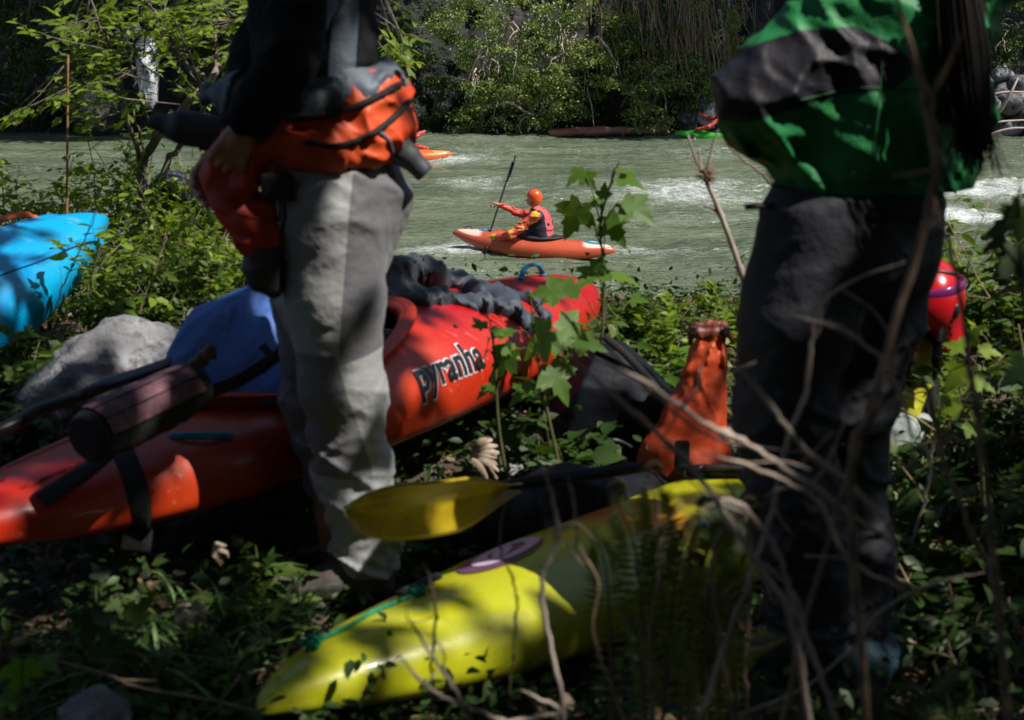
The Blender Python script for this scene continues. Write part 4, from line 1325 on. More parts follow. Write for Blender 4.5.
V, F = nets([cap((_sb[0], _sb[1], _gz + .07), (_sb[0] + .03, _sb[1] - .05, hc[2] - .17), .085, .06)], .007, .02, disp=folds(14, .008, (1, 0, .3), 12, .5))
tag(mk('gear_sack', V, F, black_web, org=_sb), 'dark upright gear sack under the red helmet', 'sack')
yb = P(908, 395, 4.1)
V, F = nets(chain([P(924, 346, 4.13), P(920, 382, 4.1), P(908, 412, 4.07), P(898, 445, 4.05)], [.02, .034, .036, .02]), .006, .01, disp=folds(4, .004, (0, 0, 1), 12))
tag(mk('yellow_pad', V, F, pm('yellow_lime_cloth', (.42, .42, .02), .5), org=yb), 'lime yellow strap-like cloth hanging just under the red helmet', 'cloth')
# ------------------------------------------------------------------ people
grey_tr = split_col(pm('grey_trouser_cloth', (.26, .265, .27), .62, (.31, .315, .315), 5, bump=[(11, .5, .02), (34, .4, .008), (260, .2, .001)], sheen=.15), (.125, .125, .135))
grey_dk = pm('dark_grey_panel', (.13, .13, .135), .65, (.17, .17, .175), 5, bump=[(24, .35, .008)])
top_m = split_col(pm('black_knit_top', (.007, .007, .008), .9, (.012, .012, .014), 30, bump=[(14, .5, .02), (90, .5, .004)], spec=.2), (.11, .13, .16))
blk_cloth = pm('black_knit', (.007, .007, .008), .9, (.012, .012, .014), 30, bump=(90, .5, .004))
grey_in = pm('blue_grey_lining', (.07, .085, .11), .6, (.13, .155, .19), 8, bump=(30, .5, .008))
orange_su = pm('orange_suit_cloth', (.60, .055, .012), .55, (.68, .085, .016), 6, bump=[(26, .4, .008), (260, .2, .001)])
neop = pm('grey_neoprene', (.035, .038, .045), .6, (.05, .054, .062), 8, bump=(20, .3, .006))
boot_m = pm('boot_suede', (.05, .042, .036), .8, (.09, .078, .068), 12, bump=[(30, .6, .006)])
hair_m = pm('dark_hair', (.008, .006, .005), .75, (.018, .013, .010), 30, spec=.25, stretch=(20, 20, 1), bump=(40, .9, .01))

def body_mesh(root_o, prims, minus, hands, mat, h=.011, name='body', hh=.0042):
    """one skin mesh; hands are meshed finer and joined in the same object"""
    V, F = nets(prims, h, .03, minus=minus)
    G = Geo().add(V, F)
    for hp in hands:
        v, f = nets(hp, hh, .006)
        G.add(v, f)
    return G.make(name, mat, root_o)

def boot(name, parent, heel, toe, ankle, mat, sole_mat, seed):
    h = np.asarray(heel, float); t = np.asarray(toe, float); a = np.asarray(ankle, float)
    f = unit((t - h) * A(1, 1, 0)); r = np.cross(f, (0, 0, 1)); z = min(h[2], t[2])
    R = np.stack([f, r, A(0, 0, 1)], 1); L = np.linalg.norm((t - h)[:2])
    pr = [cap(h + A(0, 0, .05) + f * .035, h + f * .12 + A(0, 0, .06), .045, .045), cap(h + f * .12 + A(0, 0, .058), t - f * .05 + A(0, 0, .042), .047, .040), cap(h + f * .045 + A(0, 0, .06), a, .048, .05),
          cap(t - f * .07 + A(0, 0, .04) + r * .012, t - f * .045 + A(0, 0, .04) - r * .012, .038)]
    V, F = nets(pr, .006, .03, cuts=[(h + A(0, 0, .012), (0, 0, -1))], disp=folds(seed, .004, (0, 0, 1), 14))
    b = mk(name, V, F, mat, parent)
    so = nets([cap(h + f * .045 + A(0, 0, .0), h + f * .12, .047, .043), cap(h + f * .12, t - f * .05, .043, .045)], .005, .02, cuts=[(h + A(0, 0, .018), (0, 0, 1)), (h + A(0, 0, -.012), (0, 0, -1))])
    mk('sole', so[0], so[1], sole_mat, b)
    G = Geo()
    for k in range(5):
        c = h + f * (.11 + .022 * k) + A(0, 0, .105 - .011 * k)
        G.add(*tube(spline([c - r * .026 + A(0, 0, -.012), c + A(0, 0, .004), c + r * .026 + A(0, 0, -.012)], 8), .0035, 6))
    G.make('laces', grey_dk, b)
    return b

grey_seam = pm('grey_seam', (.12, .12, .125), .8)
# ---- man in grey trousers, d = 3.3
def L(px, py, dd=0.0): return P(px, py, 3.3 + dd)
feet_z = float(gz(L(350, 600)[0], 3.3)) + .012
g1 = root('person', 'person in black top and grey trousers with an orange suit rolled at the waist', 'person', A(L(345, 600)[0], 3.35, feet_z))
near_sh, near_el, near_wr = L(322, -60, -.16), L(285, 62, -.24), L(243, 128, -.22)
far_sh, far_el, far_wr = L(305, -55, .18), L(255, 60, .2), L(222, 150, .02)
neck, headc = L(302, -90, 0), L(290, -150, 0)
hf = unit(A(-1, .1, -.35)); hu = unit(A(-.35, 0, 1))
hp, hm, eyes = head_prims(headc, hf, hu)
body_pr = hp + [cap(L(304, -60), headc + A(.02, 0, -.06), .058, .055), cap(L(318, 60), L(310, -40), .12, .13), cap(L(328, 160), L(318, 60), .13, .12), cap(near_sh, far_sh, .065, .065),
                cap(near_sh, near_el, .05, .04), cap(near_el, near_wr, .038, .027), cap(far_sh, far_el, .05, .04), cap(far_el, far_wr, .038, .027),
                cap(L(338, 200, -.09), L(342, 380, -.07), .085, .055), cap(L(342, 380, -.07), L(362, 560, -.05), .052, .035), cap(L(328, 200, .09), L(318, 385, .12), .085, .055), cap(L(318, 385, .12), L(335, 555, .16), .052, .035)]
hn = hand_prims(near_wr, unit(L(228, 158, -.2) - near_wr), A(-.3, .9, -.1), .75, 1)
hfz = hand_prims(far_wr, unit(L(205, 185, .0) - far_wr), A(.2, -.9, -.2), .8, -1)
body_mesh(g1, body_pr, hm, [hn, hfz], M['skin'])
for e in eyes:
    V, F = sphere(e, .0125, 12, 8); mk('eye', V, F, pm('eye_white', (.7, .7, .7), .2), g1)
V, F = nets([ell(headc + hu * .045 - hf * .012, (.088, .105, .082)), ell(headc - hf * .04 + hu * .0, (.084, .07, .085))], .008, .02, cuts=[(headc + hf * .055, hf - hu * .6)], disp=folds(2, .006, hu, 20))
mk('hair', V, F, hair_m, g1)
# trousers
tp = [cap(L(338, 150), L(338, 205), .14, .145), cap(L(368, 195, 0), L(350, 250, 0), .10, .1),
      cap(L(333, 200, -.08), L(334, 295, -.085), .125, .112), cap(L(334, 295, -.085), L(341, 385, -.08), .112, .095), cap(L(341, 385, -.08), L(354, 470, -.06), .096, .088), cap(L(354, 470, -.06), L(368, 556, -.05), .088, .082),
      cap(L(325, 200, .09), L(316, 300, .13), .12, .105), cap(L(316, 300, .13), L(318, 390, .16), .10, .09), cap(L(318, 390, .16), L(342, 480, .18), .088, .078), cap(L(342, 480, .18), L(352, 545, .2), .078, .07)]
d1 = folds(41, .013, (.45, .1, 1), 10, .35); d2 = folds(55, .008, (-.6, 0, 1), 17, .4)
def dtr(p):
    w = .25 + .75 * smooth(.62, .3, p[:, 2]) + .3 * smooth(.8, .95, p[:, 2])
    return (d1(p) + d2(p) * .8) * w
V, F = nets(tp, .0065, .03, disp=dtr, cuts=[(L(368, 562, 0), (0.05, 0, -1)), (L(338, 118), (0, 0, 1))], minus=[cap(L(368, 575, -.05), L(366, 520, -.05), .068, .06), cap(L(352, 580, .2), L(350, 520, .2), .056, .05)])
u_ = V - L(330, 400, 0)
knee = np.minimum.reduce([.088 - np.abs(u_[:, 0] + .01 + .25 * u_[:, 2]), .15 - np.abs(u_[:, 2]), 3.3 - V[:, 1]])
back = np.minimum(V[:, 2] - .60 - .3 * (V[:, 0] - L(372, 300)[0]), V[:, 0] - (L(368, 300)[0] - .03 + .10 * (V[:, 2] - .8)))
mk('trousers', V, F, grey_tr, g1, attr={'panel': np.maximum.reduce([knee, back, V[:, 1] - 3.36])})
# thigh pocket with zip, seams
V, F = nets([rbox(L(277, 187, -.185), (.036, .012, .03), .008)], .004, 0); mk('black_pocket', V, F, black_web, g1)
strap([L(283, 190, -.21), L(285, 215, -.215), L(281, 240, -.21), L(286, 262, -.205)], .008, .006, black_web, 'zip_pull', g1, up=(0, -1, 0))
pts = [L(a, b, -.08) for a, b in ((345, 235), (338, 275), (334, 310), (332, 345))]
# reflective tag on the thigh
tbv = BVHTree.FromPolygons([Vector(v) for v in V], [list(map(int, f)) for f in F])
for pix in ([(322, 178), (334, 235), (337, 300), (331, 350)], [(300, 345), (318, 340), (345, 352), (368, 345)], [(352, 420), (358, 470), (364, 520), (368, 555)], [(338, 548), (365, 553), (398, 546)]):
    pts = []
    for a, b in spline(pix, 40):
        dv = view(a, b); hit, *_ = tbv.ray_cast(Vector(EYE), Vector(dv))
        if hit is not None: pts.append(np.array(hit) - dv * .0004)
    if len(pts) > 4:
        mk('seam', *tube(np.array(pts), .0018, 5), grey_seam, g1)
# top: black long sleeve with grey side panel
tpr = [cap(L(316, 60), L(308, -35), .135, .14), cap(L(322, 100), L(316, 60), .132, .132), cap(near_sh + A(.01, 0, .0), near_sh, .075), cap(near_sh, far_sh, .08, .08), cap(L(304, -60), L(303, -80), .07, .065),
       cap(near_sh, near_el, .077, .062), cap(near_el, near_wr, .064, .046), cap(far_sh, far_el, .072, .06), cap(far_el, far_wr, .06, .045)]
V, F = nets(tpr, .0075, .03, disp=folds(23, .011, (.3, 0, 1), 10, .5), cuts=[(near_wr, unit(near_wr - near_el)), (L(303, -86), (0, 0, 1))] if False else [(L(303, -86), (0, 0, 1))],
            minus=[cap(near_wr + unit(near_wr - near_el) * .03, near_wr + unit(near_wr - near_el) * .12, .05), cap(far_wr + unit(far_wr - far_el) * .03, far_wr + unit(far_wr - far_el) * .12, .05)])
pn = np.minimum.reduce([V[:, 0] - (L(336, 40)[0] + .10 * (V[:, 2] - 1.25)), (L(360, 40)[0] + .06 * (V[:, 2] - 1.25)) - V[:, 0], 3.3 - V[:, 1], V[:, 2] - 1.1])
mk('long_sleeve_top', V, F, top_m, g1, attr={'panel': pn})
# crumpled lining over the belt
def ring(cx, cy, rx, ry, z0, tilt, a0, a1, n):
    c = L(cx, cy); a = np.linspace(a0, a1, n)
    return [c + A(rx * math.cos(t), ry * math.sin(t), z0 + tilt * math.cos(t)) for t in a]
pts = ring(328, 100, .125, .14, 0, .035, 0, 2 * math.pi, 19)
V, F = nets(chain(pts, [.042] * 19) + [cap(L(222, 98, -.10), L(290, 100, -.12), .028, .045), cap(L(205, 100, -.06), L(235, 86, -.08), .016, .028), cap(L(215, 92, .05), L(300, 90, .1), .022, .04)], .007, .03, disp=folds(61, .014, (1, .5, 0), 16, .5))
lining = mk('suit_lining', V, F, [grey_in], g1)
pts = ring(333, 118, .128, .14, .02, .045, 0, 2 * math.pi, 19)
pt2 = ring(337, 138, .132, .145, .0, .03, 0, 2 * math.pi, 19)
V, F = nets(chain(pts, [.046] * 19) + chain(pt2, [.05] * 19) + [cap(L(368, 112, -.1), L(388, 125, -.02), .045, .05), cap(L(365, 146, -.1), L(384, 143, -.05), .045, .045), cap(L(330, 152, -.16), L(372, 156, -.14), .035, .035), cap(L(238, 138, -.14), L(300, 148, -.16), .05, .045)],
            .0065, .022, disp=folds(71, .013, (1, .6, .25), 11, .5))
mk('rolled_orange_suit', V, F, orange_su, g1)
bv = BVHTree.FromPolygons([Vector(v) for v in V], [list(map(int, f)) for f in F])
def on_bv(bvh, pix, off, dflt):
    out = []
    for a, b in spline(pix, 30):
        dv = view(a, b); hit, *_ = bvh.ray_cast(Vector(EYE), Vector(dv))
        out.append(np.array(hit) - dv * off if hit is not None else (out[-1] if out else L(a, b, dflt)))
    return np.array(out)
q_ = on_bv(bv, [(306, 142), (335, 146), (365, 137), (388, 122), (409, 101)], .003, -.2)
V, F = tube(q_, 1, 8, flat=(.009, .006), up=(0, 0, 1)); mk('waist_zip', V, F, black_web, g1)
q_ = on_bv(bv, [(300, 118), (335, 114), (368, 101), (400, 84)], .003, -.2)
V, F = tube(q_, 1, 8, flat=(.010, .007), up=(0, 0, 1)); mk('waist_band', V, F, black_web, g1)
q_ = on_bv(bv, [(380, 132), (389, 140), (393, 152)], .004, -.2)
V, F = tube(q_, 1, 8, flat=(.005, .003), up=(1, 0, 0)); mk('grey_piping', V, F, grey_in, g1)
# hanging sleeve and gaskets
V, F = nets(chain([L(250, 140, -.16), L(226, 148, -.15), L(218, 172, -.14), L(230, 200, -.14), L(248, 225, -.15), L(262, 250, -.15)], [.036, .040, .030, .034, .040, .042]) + [cap(L(262, 150, -.16), L(244, 188, -.15), .036, .03), cap(L(265, 205, -.14), L(262, 250, -.14), .03, .036)],
            .0065, .02, disp=folds(81, .012, (.4, 0, 1), 14, .5), cuts=[(L(262, 250, -.15), (.25, 0, -1))])
mk('hanging_sleeve', V, F, pm('dark_orange_suit_cloth', (.42, .028, .012), .6, (.5, .04, .014), 6, bump=(26, .4, .008)), g1)
V, F = nets(chain([L(260, 245, -.15), L(264, 272, -.145), L(274, 290, -.14)], [.044, .036, .02]), .007, .02, disp=folds(82, .008, (0, 0, 1), 14)); mk('sleeve_cuff', V, F, neop, g1)
V, F = nets(chain([L(222, 134, -.15), L(182, 127, -.15)], [.038, .036]) + [cap(L(178, 128, -.15), L(156, 121, -.15), .024, .018)], .005, .008, disp=folds(83, .003, (1, 0, 0), 12), minus=[cap(L(150, 119, -.15), L(165, 124, -.15), .012)])
mk('neck_gasket', V, F, neop, g1)
V, F = nets(chain([L(392, 142, -.06), L(408, 156, -.06), L(428, 178, -.06)], [.038, .028, .022]), .005, .01, disp=folds(84, .005, (1, 0, 0), 14), cuts=[(L(425, 175, -.06), (.7, 0, -.7))])
mk('wrist_gasket', V, F, neop, g1)
sole_m = pm('dark_sole', (.015, .014, .013), .8)
boot('boot', g1, A(L(392, 600)[0], 3.24, feet_z), A(L(268, 600)[0], 3.20, feet_z), L(366, 548, -.05), boot_m, sole_m, 3)
boot('boot', g1, A(L(370, 600)[0], 3.50, feet_z), A(L(258, 600)[0], 3.62, feet_z), L(352, 545, .2), boot_m, sole_m, 4)
# small pale vertical print on the thigh
tq = []
for k in range(8):
    dv = view(290, 245 + k * 6.2); hit, *_ = tbv.ray_cast(Vector(EYE), Vector(dv))
    if hit is not None: tq.append(np.array(hit) - dv * .002)
if len(tq) > 3:
    V, F = tube(np.array(tq), 1, 6, flat=(.003, .0008), up=(1, 0, 0)); mk('thigh_print', V, F, pm('pale_print', (.5, .5, .52), .5), g1)

# ---- person in the green jacket, d = 2.8
def Rr_(px, py, dd=0.0): return P(px, py, 2.8 + dd)
R_ = Rr_
green = split_col(pm('green_jacket_cloth', (.012, .15, .042), .55, (.02, .20, .06), 4, bump=[(10, .5, .02), (30, .4, .008), (260, .2, .001)], spec=.3), (.014, .013, .019))
panel = pm('charcoal_panel', (.014, .013, .018), .6, (.024, .022, .030), 5, bump=[(18, .4, .01)])
char_tr = pm('charcoal_trouser_cloth', (.022, .023, .030), .65, (.036, .037, .046), 5, bump=[(11, .5, .02), (32, .4, .008), (220, .2, .001)], spec=.3)
fz2 = float(gz(R_(850, 690)[0], 2.8)) + .012
g2 = root('person', 'person in green jacket and dark trousers, with long dark hair, seen from behind', 'person', A(R_(850, 690)[0], 2.85, fz2))
lsh, lel, lwr = R_(848, 5, .02), R_(768, 98, -.03), R_(850, 118, .20)
rsh, rel, rwr = R_(958, 5, .08), R_(958, 100, .28), R_(900, 130, .40)
nk, hc2 = R_(912, -55, .06), R_(915, -118, .10)
hp2, hm2, ey2 = head_prims(hc2, (.1, .95, -.3), (0, .3, .95))
bp2 = hp2 + [cap(R_(908, -20, .04), R_(914, -80, .07), .06, .055), cap(R_(862, 180, .03), R_(890, 90, .04), .11, .115), cap(R_(890, 90, .04), R_(906, 10, .04), .115, .12), cap(lsh, rsh, .06, .06),
             cap(lsh, lel, .05, .04), cap(lel, lwr, .038, .027), cap(rsh, rel, .05, .04), cap(rel, rwr, .038, .027),
             cap(R_(815, 220), R_(785, 400, -.02), .085, .055), cap(R_(785, 400, -.02), R_(808, 640, .0), .052, .036), cap(R_(885, 220, .05), R_(865, 400, .08), .085, .055), cap(R_(865, 400, .08), R_(866, 640, .12), .052, .036)]
body_mesh(g2, bp2, hm2, [hand_prims(lwr, (.8, .5, -.1), (0, -.6, -.6), .5, 1), hand_prims(rwr, (-.8, .4, -.1), (0, -.6, -.6), .5, -1)], M['skin'])
for e in ey2:
    V, F = sphere(e, .0125, 12, 8); mk('eye', V, F, bpy.data.materials['eye_white'], g2)
jp = [cap(R_(868, 150, .03), R_(888, 80, .03), .165, .165), cap(R_(888, 80, .03), R_(905, 15, .04), .165, .15), cap(R_(850, 165, .02), R_(915, 165, .06), .135, .125), cap(R_(835, 150, .0), R_(850, 90, .0), .1, .12),
      cap(lsh, rsh, .095, .085), cap(lsh, lel, .095, .092), cap(lel, lwr, .092, .065), cap(R_(862, 20, 0), R_(795, 80, -.03), .09, .092), cap(rsh, rel, .08, .065), cap(rel, rwr, .075, .06), cap(nk, nk + A(0, .02, .05), .07, .075), cap(R_(850, 110, 0), R_(790, 120, .02), .09, .085)]
dj = folds(91, .015, (.8, 0, .5), 7.5, .4); dj2 = folds(95, .008, (.5, 0, 1), 15, .4)
V, F = nets(jp, .0075, .045, disp=lambda p: dj(p) + dj2(p), cuts=[(R_(870, 191, 0), (.02, 0, -1))], minus=[cap(R_(868, 215, .03), R_(875, 165, .03), .118, .10)])
# charcoal panel on the upper arm and elbow: band between two slanted lines as seen from the side it faces
lo_ = unit(lel - lsh); rel_ = V - lsh
al = rel_ @ lo_; upn = unit(A(-.55, 0, .8) - lo_ * np.dot((-.55, 0, .8), lo_)); hgt = rel_ @ upn
pg = [R_(a, b, -.07)[[0, 2]] for a, b in ((700, 66), (735, 52), (762, 42), (800, 30), (852, 26), (882, 42), (908, 66), (884, 88), (838, 94), (790, 106), (740, 122), (700, 118))]
pn = np.minimum(poly_sd(V[:, [0, 2]], pg), 2.87 - V[:, 1])
mk('jacket', V, F, green, g2, attr={'panel': pn})
# sewn seams: yoke and side seam laid on the cloth
jb = BVHTree.FromPolygons([Vector(v) for v in V], [list(map(int, f)) for f in F])
for pix in ([(800, 100), (860, 88), (925, 92), (960, 100)], [(882, 60), (878, 110), (870, 185)], [(785, 178), (850, 184), (930, 178)]):
    pts = []
    for a, b in spline(pix, 40):
        dv = view(a, b); hit, *_ = jb.ray_cast(Vector(EYE), Vector(dv))
        if hit is not None: pts.append(np.array(hit) - dv * .0005)
    if len(pts) > 4:
        mk('seam', *tube(np.array(pts), .0017, 5), pm('seam_green', (.008, .09, .025), .7) if 'seam_green' not in bpy.data.materials else bpy.data.materials['seam_green'], g2)
# waist gasket and hem drawcord toggles
V, F = nets([cap(R_(860, 178, .02), R_(862, 205, .02), .142, .146)], .007, .02, disp=folds(96, .006, (0, 0, 1), 18), cuts=[(R_(860, 186, .02), (0, 0, 1)), (R_(860, 212, .02), (0, 0, -1))], minus=[cap(R_(860, 150, .02), R_(862, 240, .02), .115, .115)])
mk('waistband', V, F, blk_cloth, g2)
V, F = tube(spline([R_(786, 208, -.06), R_(768, 206, -.06), R_(745, 207, -.06)], 10), .006, 8); mk('cord_end', V, F, black_rub, g2)
tp2 = [cap(R_(848, 190, .02), R_(850, 240, .02), .138, .15), cap(R_(885, 205, .02), R_(880, 250, .04), .11, .11),
       cap(R_(820, 225, -.01), R_(798, 320, -.02), .12, .115), cap(R_(798, 320, -.02), R_(784, 410, -.02), .112, .098), cap(R_(784, 410, -.02), R_(797, 540, -.01), .098, .092), cap(R_(797, 540, -.01), R_(820, 690, .0), .092, .076),
       cap(R_(880, 225, .05), R_(868, 320, .07), .112, .108), cap(R_(868, 320, .07), R_(845, 410, .08), .105, .095), cap(R_(845, 410, .08), R_(848, 540, .07), .095, .085), cap(R_(848, 540, .07), R_(862, 695, .05), .085, .07)]
dt1 = folds(101, .014, (.4, .1, 1), 9, .35); dt2 = folds(105, .009, (-.5, 0, 1), 16, .4)
V, F = nets(tp2, .0075, .03, disp=lambda p: (dt1(p) + dt2(p)) * (.4 + .6 * smooth(.8, .4, p[:, 2])), cuts=[(R_(840, 692, .03), (0, 0, -1)), (R_(850, 185), (0, 0, 1))], minus=[cap(R_(820, 710, 0), R_(815, 650, 0), .062, .055), cap(R_(862, 715, .05), R_(860, 650, .05), .055, .05)])
mk('trousers', V, F, char_tr, g2)
shoe_m = pm('dark_teal_shoe', (.02, .05, .075), .6, (.04, .09, .12), 8, bump=(40, .5, .004))
boot('shoe', g2, A(R_(852, 690)[0], 2.74, fz2), A(R_(905, 690)[0], 2.93, fz2), R_(862, 670, .04), shoe_m, sole_m, 6)
boot('shoe', g2, A(R_(815, 690)[0], 2.74, fz2), A(R_(775, 690)[0], 2.95, fz2), R_(820, 672, .0), shoe_m, sole_m, 7)
# long dark hair down the back
G = Geo()
hb = R_(946, -60, -.04)
rgh = np.random.default_rng(5)
V, F = nets([ell(hc2 + A(0, -.01, .03), (.092, .108, .10)), cap(hc2 + A(.01, -.07, -.02), R_(955, -40, -.09), .085, .045), cap(R_(955, -40, -.09), R_(966, 60, -.115), .042, .034), cap(R_(966, 60, -.115), R_(974, 135, -.12), .034, .014)], .008, .03,
            cuts=[(hc2 + A(0, .06, 0), (0, 1, -.25))], disp=folds(9, .010, (1, 0, .1), 26, .9))
G.add(V, F)
for i in range(260):
    a = .012 + rgh.normal() * .016; b_ = rgh.normal() * .02
    l = rgh.uniform(.0, .07)
    p = [R_(948, -20, -.14) + A(a, b_, 0), R_(956, 50, -.165) + A(a * 1.2, b_, 0), R_(966, 125, -.16) + A(a * .9, b_, 0), R_(970, 140, -.15) + A(a * 1.0 + rgh.normal() * .016, b_, -l)]
    G.add(*tube(spline(p, 14), np.linspace(.0022, .0006, 14), 4))
G.make('hair', hair_m, g2)

# ---- kayakers on the river
def kayaker(name_lab, boat_lab, px, py, d, heading, boat_cols, vest, sleeve, helmet_c, sc=1.0, h=.011, tiltb=0, detail=True, pad_up=True, Lk=2.62, accents=True):
    c = P(px, py, d)
    c[2] = WATER_Z + .02
    fw = A(math.cos(heading), math.sin(heading), 0); rt = A(fw[1], -fw[0], 0)
    m = attr_mat('hull_' + name_lab.split()[0] + str(px), [(0, boat_cols[0]), (.45, boat_cols[0]), (.6, boat_cols[1]), (1, boat_cols[1])], .3, .2)
    k = Kayak(c - fw * Lk / 2 + A(0, 0, -.09), c + fw * Lk / 2 + A(0, 0, -.09 + tiltb), (0, 0, 1), Lk, .64, .34, rocker=.22, cock=(-.08, .36, .2), peak=.03)
    def tint(p):
        n = fbm(p * A(2, 3, 3), 2, 3)
        return np.clip(.2 + .9 * smooth(.55, 1.15, np.abs(p[:, 0]) + .12 * n) * smooth(.16, .24, p[:, 2] - .12 * (np.abs(p[:, 0]) / 1.3) ** 2), 0, 1)
    b = k.build('kayak', boat_lab, 'kayaks on the river', m, black_rub, tint, seat_foam, nu=70, nphi=36)
    if accents:
        for x_ in (.72, -.95):
            deck_patch(k, x_, .0, .16, .09, 0, blue_plastic, 'deck_print', b, .006, nr=4, nt_=20)
            deck_patch(k, x_, .0, .07, .035, 0, white_ink, 'deck_print', b, .010, nr=3, nt_=16)
        k.handle(1.05, 0, .12, 0, black_web, lift=.03)
    p0 = c - fw * .16 + A(0, 0, .13)
    q = lambda f, r, z: p0 + (fw * f + rt * r + A(0, 0, z)) * 1.1
    o = root('person', name_lab, 'person', p0, 'kayakers on the river')
    hcn = q(.12, .0, .70); hfw = unit(fw * .95 + A(0, 0, -.12))
    hpr, hmn, eye = head_prims(hcn, hfw, (0, 0, 1))
    # heading pi (left): rt points to +y (far); left arm is the near one
    sn, sf = q(.05, -.19, .47), q(.06, .19, .47)
    wn, wf = q(.74, -.16, .13), q(.66, .10, .58)
    en, ef = q(.36, -.31, .22), q(.38, .24, .44)
    hn_ = hand_prims(wn, unit(fw * .8 + A(0, 0, -.2)), A(0, 0, -1) + rt * .3, 1.0, 1)
    hf_ = hand_prims(wf, unit(fw * .8 + A(0, 0, .2)), A(0, 0, -1) - rt * .3, 1.0, -1)
    pr = hpr + [cap(q(.07, 0, .5), hcn + A(0, 0, -.07), .055), cap(q(0, 0, .02), q(.06, 0, .42), .13, .13), cap(sn, sf, .055), cap(sn, en, .045, .038), cap(en, wn, .036, .026), cap(sf, ef, .045, .038), cap(ef, wf, .036, .026),
                cap(q(.0, -.1, .0), q(.42, -.16, .05), .075, .055), cap(q(.0, .1, .0), q(.42, .16, .05), .075, .055)]
    body_mesh(o, pr, hmn, [hn_, hf_] if detail else [], M['skin'], h=h, hh=.006)
    for e_ in eye if detail else []:
        V, F = sphere(e_, .0125, 8, 6); mk('eye', V, F, bpy.data.materials['eye_white'], o)
    V, F = nets([cap(q(0, 0, .05), q(.05, 0, .42), .15, .15), cap(sn, sf, .085), cap(sn, en, .072, .062), cap(en, wn - unit(wn - en) * .03, .06, .045), cap(sf, ef, .072, .062), cap(ef, wf - unit(wf - ef) * .03, .06, .045), cap(q(.07, 0, .52), q(.09, 0, .56), .068)], h, .03, disp=folds(7, .018, (0, .3, 1), 12, .5))
    cc = centroids(V, F)
    armn = np.minimum(pdist(cc, cap(sn, en, .07)), pdist(cc, cap(en, wn, .06)))
    n_ = fbm(cc * 9, 2, 4)
    mi = ((armn < .04) & (n_ > -.06)).astype(int)
    mk('paddling_jacket', V, F, sleeve, o, midx=mi)
    V, F = nets([cap(q(-.02, 0, .10), q(.045, 0, .40), .185, .19), cap(q(.02, -.13, .46), q(.02, .13, .46), .095)], h, .03, disp=folds(8, .006, (0, 0, 1), 10), minus=[cap(q(.05, 0, .5), q(.1, 0, .7), .09), cap(sn + fw * .02, en, .078, .08), cap(sf + fw * .02, ef, .078, .08)])
    cc = centroids(V, F)
    rr = (cc - p0) @ rt; ff = (cc - p0) @ fw; zz = cc[:, 2] - p0[2]
    mi = ((zz < .20) | (ff > .09) | (np.abs(rr) > .14) | (np.abs(zz - .30) < .010)).astype(int)
    mk('buoyancy_vest', V, F, vest, o, midx=mi)
    # helmet
    V, F = nets([ell(hcn + A(0, 0, .035) - hfw * .005, (.108, .108, .105)), cap(hcn - hfw * .03 + A(0, 0, -.02), hcn - hfw * .03 + A(0, 0, .03), .098)], h * .8, .03, minus=[ell(hcn + hfw * .07 + A(0, 0, -.055), (.095, .095, .085)), ell(hcn + A(0, 0, .01), (.086, .09, .085))], cuts=[(hcn + A(0, 0, -.065), (0, 0, -1))])
    he = mk('helmet', V, F, helmet_c, o)
    if detail:
        V, F = tube(spline([hcn + hfw * .10 + rt * .06 + A(0, 0, .05), hcn + hfw * .125 + A(0, 0, .055), hcn + hfw * .10 - rt * .06 + A(0, 0, .05)], 10), .008, 6, flat=(2, .5)); mk('helmet_peak', V, F, helmet_c, he)
        for s_ in (-1, 1):
            V, F = tube(spline([hcn + rt * .09 * s_ + A(0, 0, -.04), hcn + rt * .07 * s_ + hfw * .02 + A(0, 0, -.09), hcn + hfw * .05 + A(0, 0, -.115)], 8), .006, 5); mk('chin_strap', V, F, black_web, he)
    for s_ in (-1, 1):          # vest shoulder straps, collar
        V, F = tube(spline([q(.13, .09 * s_, .30), q(.11, .10 * s_, .44), q(.04, .10 * s_, .52), q(-.06, .09 * s_, .46), q(-.12, .08 * s_, .34)], 14), .022, 6, flat=(1.3, .5))
        mk('shoulder_strap', V, F, vest[1], o)
    V, F = tube(spline([q(.09 + .07 * math.cos(a), .07 * math.sin(a), .545) for a in np.linspace(0, 6.283, 9)], 24), .018, 6); mk('neck_gasket', V, F, vest[1], o)
    # spray deck
    t = np.linspace(0, 2 * math.pi, 41); r = np.linspace(.35, 1, 6)
    RR, TT = np.meshgrid(r, t, indexing='ij')
    X = -.08 + RR * .39 * np.cos(TT); Y = RR * .23 * np.sin(TT)
    V = k.onDeck(X.ravel(), Y.ravel(), .03); V[:, 2] += (.09 * (1 - RR) ** 1.3).ravel()
    mk('spray_deck', V, grid(41, 6), black_cl2, o)
    return o, k, wn, wf, fw, rt
black_cl2 = pm('black_neoprene', (.012, .012, .014), .55, (.03, .03, .04), 6)
